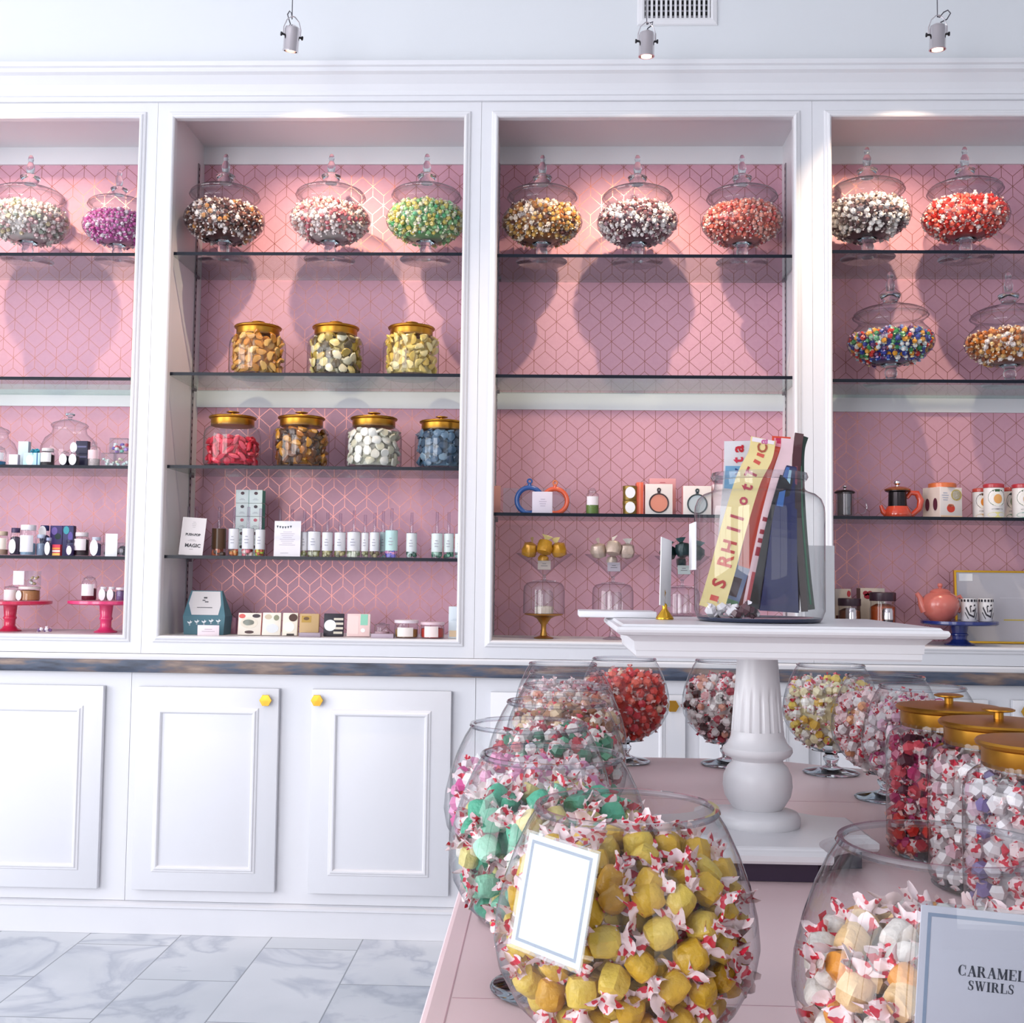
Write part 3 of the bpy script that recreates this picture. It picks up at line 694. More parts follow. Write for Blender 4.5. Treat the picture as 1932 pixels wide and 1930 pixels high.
def clear_box(name, label, px0, px1, py0, py1, Y, zs, content, cols, group=G3, depth=None, frac=.6, seed=0):
    x, w, h = place(px0, px1, py0, py1, Y); d = depth or w*.7
    t = thing(name, label, 'box', (x, Y, zs+E5), group=group)
    obj('acrylic_shell', MB().box(-w/2, w/2, 0, d, 0, h), clr, t)
    if content:
        rnd = random.Random(seed); mb = MB(); n = int(14*frac)+6
        for k in range(n):
            p = Vector((rnd.uniform(-.4, .4)*w, rnd.uniform(.12, .85)*d, .006+rnd.random()*h*frac*.85)); vs, fs = lump_v(w*.26, rnd, 1, .9, .8, 6); mb.add(vs, fs, rnd.randrange(len(cols)), True, Matrix.Translation(p))
        obj('sweets', mb, [col(c, .35) for c in cols], t)
    return t
clear_box('acrylic_box', 'clear box of pale sweets, left of two under the colourful box', 190, 213, 848, 876, .09, Z3, 1, ['dfeee8', 'f0f0ee'], seed=1)
clear_box('acrylic_box', 'clear box with a pale green label, under the colourful box', 214.5, 240, 848, 876, .09, Z3, 1, ['d8efe8', 'f3e6c8', 'eef2f0'], seed=2)
clear_box('acrylic_box', 'clear box of red and purple sweets on top of two clear boxes', 206, 239, 819, 847, .09, Z3+28.7*mpp(.09), 1, ['d8485a', '6a4aa8', 'b78ad8', '7fc9b0', 'eeeeee'], seed=3)
# --- far left cabinet, fourth shelf
small_jar('favour_jar', 'jar with a cream label, at the left edge of the fourth shelf', 'jar', -8, 14, 1003, 1049, .09, Z4, 'caa08a', 'c9b39c', (1.1, .25, .72, 'f2e3d8'), .3, G3)
small_jar('favour_jar', 'jar of dark plum sweets with an oval tag, second on the fourth shelf', 'jar', 19, 37, 996, 1049, .09, Z4, '3a1d44', '3b2a52', None, .8, G3, (-.05, .33, .36, .26))
small_jar('sugar_jar', 'white jar with a big pale label and a beaded lid on the fourth shelf', 'jar', 38, 66, 990, 1049, .10, Z4, 'a9c9e8', 'f2eef4', (1.1, .12, .66, 'f1edf6'), .5, G3, neck=.9)
small_jar('favour_jar', 'pale blue favour jar beside the white beaded jar', 'jar', 68, 84, 1008, 1049, .12, Z4, 'b9cdee', 'c8d4ee', None, .7, G3)
small_jar('favour_jar', 'blue favour jar with a high oval tag on the fourth shelf', 'jar', 74, 92, 990, 1049, .17, Z4, '2e3574', '2b2f66', None, .8, G3, (0, .78, .4, .2))
small_jar('favour_jar', 'favour jar with a low oval tag in front of the purple pouch', 'jar', 86, 97, 1014, 1049, .07, Z4, '3a4070', '9aa0c0', None, .8, G3, (0, .4, .46, .36))
carton('pouch', 'purple foil pouch of sweets on the fourth shelf', 'bag', 93, 116, 990, 1049, .17, Z4, '3d2a6e', '2a1d50', group=G3, prints=((.1, .6, .7, .95, '7a5fb0', 'o'), (.4, .9, .55, .75, '10302c', 'o')))
o = carton('candy_box', 'small box with red, orange and yellow stripes', 'box', 98, 113, 1027, 1049, .07, Z4, 'd6304e', 'b0203c', group=G3, prints=((.02, .98, .05, .25, 'f0c860'), (.02, .98, .35, .5, 'f2efe6'), (.02, .98, .58, .72, 'f09a3a')))
carton('pouch', 'teal and navy pouch on the fourth shelf', 'bag', 117, 137, 990, 1049, .15, Z4, '2c2a60', '1d1c44', group=G3, prints=((.05, .6, .72, .98, '2f9aa8', 'o'), (.5, .95, .5, .8, '5c4aa0', 'o')))
small_jar('favour_jar', 'round jar of violet sweets in front of the teal pouch', 'jar', 124, 140, 1018, 1049, .08, Z4, '4a3478', '2a2448', None, .8, G3, (.1, .35, .3, .28))
small_jar('jam_jar', 'dark jar with a square pink-white label on the fourth shelf', 'jar', 140, 167, 1003, 1049, .10, Z4, '3a1420', 'e2d8dc', (.95, .25, .72, 'f6e9ee'), .85, G3)
small_jar('favour_jar', 'favour jar with a large oval tag beside the pink-labelled jar', 'jar', 172, 190, 1012, 1049, .09, Z4, '50487a', 'c5c9dc', None, .8, G3, (-.02, .45, .42, .42))
clear_box('acrylic_box', 'clear box of dark sweets at the right end of the fourth shelf', 191, 238, 1022, 1049, .10, Z4, 1, ['2a1a24', '3b2c40', 'b3d0b8', 'efe2e8', '1d1a30'], seed=5)
carton('label_card', 'blank white card standing before the clear box of dark sweets', 'card', 198, 221, 997, 1041, .085, Z4+8*mpp(.085)*0, 'f4f3f5', depth=.002, group=G3)
# --- far left cabinet, bottom
def cake_stand(label, cx, py_top, px_half, base_py, stem_half, Y, colr, zs, group=None, base=True):
    x, _ = hy(cx, py_top, Y); s = mpp(Y); _, zt = hy(cx, py_top, Y); h = zt-zs-E5; R = px_half*s; q = stem_half*s
    t = thing('cake_stand', label, 'cake stand', (x, Y, zs+E5), group=group)
    m = col(colr, .22, coat=.5)
    obj('plate', MB().lathe([(0, h-.010), (R*.3, h-.012), (R*.96, h-.012), (R, h-.008), (R, h+.001), (R*.98, h+.002), (R*.95, h), (0, h)], 44), m, t)
    obj('stem', MB().lathe([(0, 0), (q*1.9, 0), (q*2, .004), (q*1.3, .010), (q*.92, .02), (q*.95, h*.38), (q*1.12, h*.42), (q*1.12, h*.46), (q*.98, h*.5), (q*1.15, h*.85), (q*1.3, h-.012), (0, h-.011)], 28), m, t)
    return x, Y, zt
sx0 = cake_stand('pink-red cake stand cut off by the left edge', 20, 1134, 75, 1195, 11, .16, 'e0315a', ZB, 'pink cake stands')
sx1 = cake_stand('pink-red cake stand holding white favours, right one of the pair', 201, 1134, 70, 1195, 11, .16, 'e8417a', ZB, 'pink cake stands')
zt = sx0[2]+.0005
small_jar('paper_cup', 'white cup on the left pink cake stand', 'cup', 8, 33, 1104, 1134, .13, zt, 'f4f0f2', None, (1.2, .05, .72, 'f4f0f2'), .8, G3, neck=1.)
small_jar('favour_jar', 'jar of orange and brown sweets on the left pink cake stand', 'jar', 36, 74, 1106, 1134, .13, zt, 'd08a4a', 'e9dcd8', None, .9, G3, (-.28, .4, .14, .34), neck=.95)
clear_box('acrylic_box', 'clear box with brown sweets, stacked on the jar of orange sweets', 46, 70, 1076, 1104.5, .135, zt+29.2*mpp(.13), 1, ['8a6a4a', 'c9a070', 'efe6e0'], seed=9, depth=.03)
carton('label_card', 'small white card leaning above the white cup on the pink stand', 'card', 24, 45, 1077, 1104, .13, zt+30.8*mpp(.13), 'f5f0f3', depth=.0015, group=G3)
zt = sx1[2]+.0005
small_jar('jam_jar', 'small jar with a white label on the right pink cake stand', 'jar', 154, 181, 1086, 1134, .13, zt, '7a2038', None, (1.0, .2, .66, 'f2eef0'), .6, G3)
small_jar('favour_jar', 'tiny jar with an oval tag, left of two on the right pink stand', 'jar', 188, 202, 1107, 1134, .13, zt, 'eceaf0', 'efeaf0', None, .8, G3, (0, .45, .45, .42))
small_jar('favour_jar', 'tiny jar with an oval tag, right of two on the right pink stand', 'jar', 203.5, 217, 1107, 1134, .13, zt, 'eceaf0', 'efeaf0', None, .8, G3, (0, .45, .45, .42))
small_jar('favour_jar', 'cup of speckled violet sweets on the right pink stand', 'jar', 219, 236, 1108, 1134, .13, zt, '8a70a8', 'efe6ee', None, .9, G3, neck=.95)
o = fill_x = None
mb = MB(); rnd = random.Random(4)
for k in range(5):
    M = Matrix.Translation(((k-2)*.009, rnd.uniform(-.006, .006), .008+.004*(k % 2))) @ rrot(rnd); wrapped_small(mb, M, .014, k % 2, 1)
x, _ = hy(84, 1190, .05); obj('wrapped_sweet', mb, [col('7a5a90'), col('efe9f2')], None, (x, .05, ZB+.003), label='little pile of violet and white sweets on the cabinet floor between the pink stands', cat='sweets', kind='stuff')

# --- second cabinet, fourth shelf: push-pops
Z4 = SHZ[1][3]
x, w, h = place(335, 381, 978, 1051, .05)
sg = obj('sign', MB().box(-w/2, w/2, 0, .0016, 0, h), col('d9d2d3', .6), None, (x, .055, Z4+.0008), (-.10, .06, -.05), 'cream card sign with hand lettering, leaning at the left of the shelf', 'sign')
printed(sg, w, h, (.12, .9, .52, .585, '2c2a30', 't', 'PUSH-POP', 1.0))
printed(sg, w, h, (.2, .9, .22, .315, '2c2a30', 't', 'MAGIC', 1.05))
printed(sg, w, h, (.3, .7, .37, .43, '9b9598', 'l', 2)); printed(sg, w, h, (.35, .65, .14, .18, '8b8588', 'l', 1)); printed(sg, w, h, (.4, .62, .72, .9, 'b9b2b4', 'l', 4))
STK = glass_thin('clear_plastic', 'f3ecf3', 'd9cfdc', 1.6, 1.5)
def push_pop(px, w_px, py_top, label, body='e3e1e6', sweets=('e07a3a', 'e8b04a'), stick_top=965, Y=.12, group='push-pop tubes', dark=False):
    x, _ = hy(px, 1050, Y); s = mpp(Y); r = w_px/2*s; h = (1051-py_top)*s; hs = (1051-stick_top)*s
    t = thing('push_pop', label, 'push pop', (x, Y, Z4+E5), group=group)
    obj('tube', MB().lathe([(0, .001), (r*.9, .001), (r, .003), (r, h), (r*.97, h+.001), (r*.9, h-.001), (0, h-.002)], 22), GT if dark else clr, t)
    mb = MB(); vs = []; n = 9
    for k in range(n+1):
        a = -PI/2+(k/n-.5)*3.6
        for z in (h*.26, h*.985): vs.append((r*1.02*math.cos(a), r*1.02*math.sin(a), z))
    mb.add(vs, [(2*k, 2*k+2, 2*k+3, 2*k+1) for k in range(n)], 0, True)
    lb = obj('paper_label', mb, mat('pp_'+body, body, .45) if not dark else mat('amber_film', '5a3a22', .3), t)
    if not dark: printed(lb, r*1.1, h, (.1, .9, .42, .75, 'a9a7b4', 'l', 3), -r*1.03)
    mb = MB(); rnd = random.Random(int(px))
    for k in range(12):
        a = rnd.uniform(0, 6.28); p = Vector((r*.6*math.cos(a), r*.6*math.sin(a), .006+h*.2*rnd.random())); v, f = lump_v(r*.9, rnd, 1, .9, .9, 6); mb.add(v, f, k % len(sweets), True, Matrix.Translation(p))
    obj('sweets', mb, [col(c, .35) for c in sweets], t)
    obj('stick', MB().lathe([(0, h-.004), (.0055, h-.004), (.0055, hs), (.0048, hs+.001), (0, hs+.001)], 10), STK, t)
    return t
push_pop(412, 26, 998, 'dark amber push-pop tube right of the hand-lettered sign', sweets=('4a2a1a', 'e06a3a'), stick_top=957, dark=True, Y=.14)
for (px, wp, pt, lab, sw, st) in [
 (440, 19, 998, 'push-pop with orange sweets, left of three before the mint boxes', ('f08a3a', 'f3b26a', 'e0503a'), 958),
 (467, 22, 997, 'push-pop with red sweets, middle of three before the mint boxes', ('d8324a', 'f06a7a', 'f2d0c8'), 957),
 (490, 18, 999, 'push-pop with green and yellow sweets before the mint boxes', ('b8c83a', 'f0d84a', 'd85a3a'), 960),
 (573, 13, 1003, 'slim push-pop right beside the bunting card', ('a8a05a', 'd8cfa0'), 962),
 (592, 24, 1002, 'push-pop in the long row, second from the bunting card', ('b0a468', 'e2dcb8'), 963),
 (617, 20, 1003, 'push-pop in the long row, third from the bunting card', ('a89a60', 'd8c890'), 966),
 (641, 21, 1003, 'push-pop in the long row, fourth from the bunting card', ('9a8c58', 'd0b880'), 968),
 (667, 25, 1002, 'push-pop with blue print in the long row, fifth from the card', ('a8b088', 'e6e2cc'), 962),
 (688, 14, 1003, 'slim push-pop with blue print, sixth from the bunting card', ('b0a878', 'd8d0a8'), 970),
 (706, 18, 1002, 'push-pop in the long row, just left of the taller mint tubes', ('9a8460', 'c8b088'), 966)]:
    push_pop(px, wp, pt, lab, sweets=sw, stick_top=st)
push_pop(722, 12, 1001, 'slim mint push-pop behind the iridescent tube', body='cfe6e4', sweets=('e8a0b8', 'bfe0e0'), stick_top=962, Y=.16)
push_pop(738, 23, 998, 'iridescent mint push-pop with violet sweets, tallest of the row', body='c4e4e2', sweets=('7a6ad0', 'e898c8', '3a4aa8'), stick_top=957, Y=.11)
push_pop(776, 20, 1003, 'single push-pop standing apart right of the mint tube', body='e4e8ea', sweets=('3f6a58', 'd8e8e0'), stick_top=965)
push_pop(824, 21, 1003, 'push-pop with green sweets, left of the last pair', body='dfe8e8', sweets=('3f7a62', 'a8d0b8'), stick_top=963)
push_pop(846, 19, 1003, 'push-pop with green sweets, right of the last pair', body='dfe8e8', sweets=('2f6a52', '8ac0a0'), stick_top=963, Y=.13)
push_pop(866, 16, 1003, 'push-pop cut off by the frame at the right end of the row', body='e6ecee', sweets=('d0e0dc', 'a8c0b8'), stick_top=966, Y=.12)
rows = ['lowest', 'second-lowest', 'middle', 'second-highest', 'top']
s = mpp(.2)
for k in range(5):
    for c_, (a, b) in enumerate(((442, 466.4), (467, 492))):
        z = Z4+E5+k*(25.6*s)
        pr = [(.38, .66, .62, .86, ['3b2f38', '4a2a34', 'c05a6a'][k % 3], 'o'), (.25, .75, .2, .36, '8a8894', 'l', 2)]
        carton('mint_box', f'small white and teal box, {rows[k]} of the {"left" if c_ == 0 else "right"} stack behind the push-pops', 'box', a, b, 1050-25.2, 1050, .2, z, 'dfe8e6', '2f9a86', depth=.045, group='stacked white and teal boxes', prints=pr)
x, w, h = place(516, 566, 983, 1051, .09)
cdn = obj('card', MB().box(-w/2, w/2, 0, .0016, 0, h), col('e9e4ea', .6), None, (x, .09, Z4+.0008), (-.04, 0, 0), 'white information card with a row of dark bunting flags', 'card')
mb = MB()
for k in range(6):
    x0 = -w/2+w*(.08+.1*k); zz = h*(.87-.012*math.sin(k/5*PI)*2); mb.prism([(x0, zz), (x0+w*.075, zz), (x0+w*.037, zz-h*.07)], 'y', -.0006, -.00005)
obj('bunting_print', mb, col('2c3a44'), cdn)
printed(cdn, w, h, (.18, .82, .3, .72, 'c2b8c4', 'l', 8)); printed(cdn, w, h, (.1, .7, .08, .12, 'a8a0ac', 'l', 1))
for px in (527, 550):
    push_pop(px, 18, 1000, 'push-pop hidden behind the bunting card, '+('left' if px < 540 else 'right')+' of two sticks above it', stick_top=960, Y=.2)
for px in (354, 369):
    push_pop(px, 14, 1004, 'push-pop behind the hand-lettered sign, '+('left' if px < 360 else 'right')+' of two sticks above it', stick_top=957, Y=.2)

# --- second cabinet, bottom
def gable_bag():
    x, w, h = place(343, 424, 1123, 1206, .10); d = .075
    t = thing('gift_bag', 'slate-blue gusseted gift box with a white folded label', 'gift box', (x, .10, ZB+E5), -.06)
    mb = MB(); z1 = h*.42
    vs = [(-w*.47, 0, 0), (w*.47, 0, 0), (w*.47, d, 0), (-w*.47, d, 0), (-w*.5, 0, z1), (w*.5, 0, z1), (w*.5, d, z1), (-w*.5, d, z1), (-w*.40, d*.42, h), (w*.34, d*.42, h), (w*.34, d*.58, h), (-w*.40, d*.58, h)]
    mb.add(vs, [(0, 3, 2, 1), (0, 1, 5, 4), (1, 2, 6, 5), (2, 3, 7, 6), (3, 0, 4, 7), (4, 5, 9, 8), (5, 6, 10, 9), (6, 7, 11, 10), (7, 4, 8, 11), (8, 9, 10, 11)])
    obj('paper_body', mb, col('4c7684', .6), t)
    # the label lies on the sloping front
    def on(u, v, e=.0012):
        a = Vector(vs[4]).lerp(Vector(vs[5]), u); b = Vector(vs[8]).lerp(Vector(vs[9]), u); p = a.lerp(b, v); return (p.x, p.y-e, p.z)
    lb = MB(); q = [on(.06, .97), on(.95, .97), on(.93, .45), on(.84, .05), on(.2, .05), on(.05, .5)]
    q2 = [(a, b+.0008, c) for a, b, c in q]
    lb.add(q+q2, [(0, 1, 2, 3, 4, 5), (11, 10, 9, 8, 7, 6)]+[(k, k+6, (k+1) % 6+6, (k+1) % 6) for k in range(6)])
    obj('folded_label', lb, col('d8d2d4', .6), t)
    mk = MB()
    for (u, v, a, b) in ((.5, .72, .05, .03), (.46, .62, .04, .02), (.54, .56, .05, .02), (.5, .34, .2, .012)):
        p, p2, p3, p4 = on(u-a, v-b, .0018), on(u+a, v-b, .0018), on(u+a, v+b, .0018), on(u-a, v+b, .0018)
        mk.add([p, p2, p3, p4], [(0, 1, 2, 3)])
    obj('printed_lines', mk, col('4a484e'), t)
    for k in range(5):
        cx = -w*.34+k*w*.17; cz = h*(.24+.012*(k % 2)+.01*k); mb = MB()
        mb.prism([(cx-.006, cz+.004), (cx, cz), (cx+.006, cz+.003), (cx+.011, cz+.009), (cx+.006, cz+.008), (cx+.004, cz+.013), (cx+.001, cz+.006), (cx-.008, cz+.009)], 'y', -.0012, -.0003)
        mb.box(cx-.001, cx, -.0012, -.0003, cz-.006, cz); mb.box(cx+.002, cx+.003, -.0012, -.0003, cz-.006, cz)
        obj('white_bird_print', mb, col('e6eaee'), t)
gable_bag()
carton('price_card', 'small pale pink card in front of the slate-blue gift box', 'card', 372, 413, 1186, 1206, .03, ZB, 'e9dbe2', depth=.002, prints=((.15, .85, .3, .7, 'b8a8b4', 'l', 2),))
bars = [(448, 494, 1164, 'ede4d8', 'ee7a72', 'cream chocolate bar with a floral print and coral spine', [(.1, .85, .3, .8, 'e2d8c8', 'o'), (.2, .7, .42, .7, 'cfe0d8', 'o'), (.6, .95, .78, .95, '3a2a30', 'o'), (.3, .7, .06, .2, '4a3030', 'o'), (.02, .3, .75, .95, 'd8605a', 'o')]),
        (494, 531, 1163, 'efe8dc', 'd8cbb8', 'cream chocolate bar with faint flowers, second from the left', [(.2, .9, .1, .5, 'dfe2e6', 'o'), (.1, .5, .7, .92, 'd0c0a8', 'o'), (.6, .9, .65, .9, '8a8a70', 'o')]),
        (532, 563, 1163, 'efe6d6', 'd0b070', 'cream chocolate bar with a dark brown leaf print', [(.4, .98, .62, .96, '4a2a1c', 'o'), (.1, .8, .15, .6, 'f4f0e8', 'o'), (.3, .8, .0, .08, '2a1a14')]),
        (564, 603, 1164, 'c9a878', 'b08a4a', 'tan and gold chocolate bar, beside the striped black one', [(.1, .6, .6, .9, 'b8923e'), (.2, .5, .7, .85, '6a4a28', 'o')]),
        (610, 650, 1163, '2a2430', '1a1620', 'black and cream striped chocolate bar with a round white label', [(.5, .95, .1, .2, 'd8d0c0'), (.5, .98, .3, .4, 'd8d0c0'), (.5, .98, .5, .6, 'd8d0c0'), (.5, .98, .7, .8, 'd8d0c0'), (.02, .62, .22, .72, 'eef2f4', 'o')]),
        (654, 700, 1163, 'efcfcc', 'd8e6e0', 'pink chocolate bar with a mint-green block', [(.58, .9, .5, .98, '8fcdb4'), (.6, .8, .18, .36, 'f4f4f2', 'o'), (.05, .5, .1, .9, 'f2d8d4')])]
for (a, b, py, body, side, lab, pr) in bars:
    x, w, h = place(a, b, py, 1206, .06)
    carton('chocolate_bar', lab, 'chocolate', a, b-3, py, 1206, .085, ZB+.002, body, side, .012, 'chocolate bars leaning on the cabinet floor', pr, rz=.05, lean=.16)
small_jar('plastic_cup', 'clear pinkish cup between the pink chocolate bar and the white tub', 'cup', 706, 735, 1178, 1206, .08, ZB, 'd8b0bc', None, None, .5, 'tubs', neck=1.)
small_jar('sweet_tub', 'clear tub of brown and cream sweets on the cabinet floor', 'tub', 744, 789, 1172, 1206, .07, ZB, 'b08850', 'e8dce4', (.7, .1, .6, 'f0e6e2'), .6, 'tubs', neck=.95)
small_jar('sweet_tub', 'clear tub of red and peach sweets on the cabinet floor', 'tub', 793, 838, 1175, 1206, .07, ZB, 'd04038', 'e6c8d2', (.6, .1, .75, 'f2e2e0'), .75, 'tubs', neck=.95)
carton('gift_box', 'pale blue box at the right end of the cabinet floor', 'box', 846, 872, 1146, 1206, .08, ZB, 'dbe6ee', 'c8d8e4', group='tubs', prints=((.05, .95, .05, .25, 'ecd2ae'), (.1, .9, .55, .62, 'b8c8d6', 'l', 2)))
carton('price_card', 'thin grey price card lying before the pink chocolate bar', 'card', 700, 742, 1198, 1206, .035, ZB, 'b9a8b8', depth=.03)
carton('price_card', 'thin grey price card lying before the tan chocolate bar', 'card', 564, 604, 1198, 1206, .035, ZB, 'a89aa8', depth=.03)
carton('gift_box', 'faint pink box behind the slate-blue gift box', 'box', 425, 444, 1175, 1206, .17, ZB, 'a8748c', '906078', prints=((.1, .9, .3, .8, 'b88a9c', 'o'),))
# --- third cabinet (behind the pedestal), third shelf
Z3 = SHZ[2][2]
def flask(name, label, px, py, rpx, Y, c, ball):
    x, z = hy(px, py, Y); s = mpp(Y); R = rpx*s; z = Z3+E5+R*1.13
    t = thing(name, label, 'flask', (x, Y, z), group='round ring flasks')
    n = 40; pts = [(R*math.cos(2*PI*k/n), 0, R*math.sin(2*PI*k/n)) for k in range(n)]
    obj('ring_body', MB().tube(pts, R*.2, 10, closed=True, M=Matrix.Scale(1.0, 4)), mat('c_'+c, c, .25, coat=.5), t)
    obj('foot', MB().rbox(-R*.5, R*.5, -R*.17, R*.17, -R*1.13, -R*.85, .002), mat('c_'+c), t)
    obj('neck', MB().lathe([(R*.16, R*1.1), (R*.16, R*1.28), (R*.12, R*1.3), (0, R*1.3)], 14), mat('c_'+c), t)
    pr = [(R*.17*math.cos(2*PI*k/20)+0, 0, R*1.5+R*.17*math.sin(2*PI*k/20)) for k in range(20)]
    obj('cap_ring', MB().tube(pr, R*.07, 8, closed=True), mat('c_'+ball, ball, .25, coat=.4), t)
flask('ring_flask', 'blue ring-shaped flask behind the white boxed label', 999, 945, 24, .13, '2456a0', '2456a0')
flask('ring_flask', 'coral ring-shaped flask behind the white boxed label', 1047, 945, 23, .13, 'e2603c', 'd97a4a')
carton('label_box', 'pale lilac label box standing between the blue and coral flasks', 'box', 1004, 1042, 921, 963, .075, Z3, 'dcd2df', 'cbbfd2', depth=.02, prints=((.3, .75, .3, .7, 'b3a6ba', 'l', 4),))
mbt = thing('acrylic_display', 'clear acrylic stand around the blue and coral flasks', 'display stand', (0, 0, Z3+E5))
xa, _ = hy(949, 967, .2); xb, _ = hy(1076, 967, .2)
obj('back_panel', MB().box(xa, xb, .2, .203, .003, 52*mpp(.2)), clr, mbt); obj('base_plate', MB().box(xa, xb, .10, .203, 0, .0025), clr, mbt)
carton('clear_box', 'clear pinkish slim box at the left end of the flask shelf', 'box', 921, 944, 911, 967, .2, Z3, 'd99a90', depth=.004)
small_jar('favour_bottle', 'small glass bottle with a white label and green filling beside the flasks', 'bottle', 1105, 1130, 917, 968, .12, Z3, '7f9a48', None, (1.0, .36, .68, 'ece2e8'), .5, neck=.6)
for k, nm in enumerate(('lower', 'upper')):
    x, w, h = place(1175, 1201, 940, 968, .12); h = .0515
    t = thing('sweet_tin', f'{nm} of two stacked olive-gold tins with a round white label', 'tin', (x, .12, Z3+E5+k*(h+.0005)), group='stacked olive-gold tins')
    obj('tin_body', MB().lathe([(0, 0), (w/2*.97, 0), (w/2, .002), (w/2, h*.72), (w/2*.98, h*.74)], 26), mat('olive_gold', '8a6f35', .4, .6), t)
    obj('tin_lid', MB().lathe([(w/2*1.0, h*.74), (w/2*1.04, h*.74), (w/2*1.04, h*.97), (w/2*.96, h), (0, h)], 26), mat('olive_gold'), t)
    r_ = w*.36; obj('round_label', MB().prism([(r_*math.cos(a*PI/12), h*.52+r_*1.15*math.sin(a*PI/12)) for a in range(24)], 'y', -w/2*1.1, -w/2*1.02), PAPER, t)
def flask_box(px0, px1, py0, label, spine, fill, ring):
    def ex(o, w, h, d):
        r = w*.34; cz = h*.40
        mb = MB().prism([(r*math.cos(a*PI/16), cz+r*math.sin(a*PI/16)) for a in range(32)], 'y', -.0008, -.0002); obj('round_print', mb, col(fill), o)
        mb = MB().tube([(r*math.cos(a*PI/16), -.0012, cz+r*math.sin(a*PI/16)) for a in range(32)], w*.028, 6, closed=True)
        mb.tube([(w*.05*math.cos(a*PI/8), -.0012, cz+r+w*.14+w*.055*math.sin(a*PI/8)) for a in range(16)], w*.028, 6, closed=True)
        mb.box(-w*.05, w*.05, -.0014, -.0004, cz+r, cz+r+w*.09); obj('flask_outline', mb, col(ring), o)
    return carton('flask_box', label, 'box', px0, px1, py0, 969, .12, Z3, 'e6dcd8', spine, depth=.05, extra=ex, group='boxed flasks')
flask_box(1217, 1269, 909, 'flask box with a coral round flask printed on its white front', 'e26a50', 'd98a74', '3a2a30')
flask_box(1289, 1342, 912, 'flask box with a grey round flask on its front, partly behind the big jar', 'e9b0b4', 'b9c2c6', '2a3a40')
carton('flask_box', 'coral flask box seen by its spine, left of the coral printed box', 'box', 1201, 1213.5, 906, 969, .12, Z3, 'e8694c', 'd85a40', depth=.06, prints=((.35, .6, .02, .98, 'f08a70'),), group='boxed flasks')
carton('flask_box', 'tall pink box behind the coral printed flask box', 'box', 1225, 1275, 896, 969, .2, Z3, 'e2a0a4', depth=.05, prints=((.3, .7, .86, .92, 'c8606a', 'l', 1),), group='boxed flasks')
carton('flask_box', 'pink-white box end beside the grey flask box', 'box', 1345, 1366, 908, 969, .14, Z3, 'ead8de', depth=.05, group='boxed flasks')

# --- third cabinet, bottom: cake domes with cone glasses on top
def cloche(px, pl, pr, top, Y, label, stand, stand_label):
    s = mpp(Y); x, zp = hy(px, 1158, Y); hs = zp-ZB-E5
    R = 36*s
    st = thing('footed_stand', stand_label, 'cake stand', (x, Y, ZB+E5), group='footed stands under glass domes')
    m = mat('aged_gold' if stand == 'gold' else 'clear_foot', 'b98a45', .35, .9) if stand == 'gold' else GTD
    obj('plate', MB().lathe([(0, hs-.006), (R*.4, hs-.012), (R*1.0, hs-.003), (R*1.02, hs), (R*.97, hs+.001), (0, hs-.001)], 40), m, st)
    obj('stem', MB().lathe([(0, 0), (R*.5, 0), (R*.52, .003), (R*.2, .010), (R*.13, .03), (R*.14, hs*.55), (R*.36, hs*.8), (R*.55, hs-.010), (0, hs-.009)], 24), m, st)
    hd = (1157-top)*s; w = (pr-pl)/2*s; w = min(w, R*1.08)
    d = thing('glass_dome', label, 'cloche', (x, Y, ZB+E5+hs+.0012), group='glass domes')
    obj('dome', MB().lathe([(w*.96, 0), (w, .001), (w, hd*.72), (w*.96, hd*.85), (w*.84, hd*.95), (w*.6, hd*.995), (0, hd)], 36), GTD, d)
    obj('inner_cup', MB().lathe([(0, .002), (w*.42, .002), (w*.44, hd*.6), (w*.4, hd*.68), (w*.3, hd*.72)], 24), GT, d)
    return x, Y, ZB+E5+hs+.0012+hd
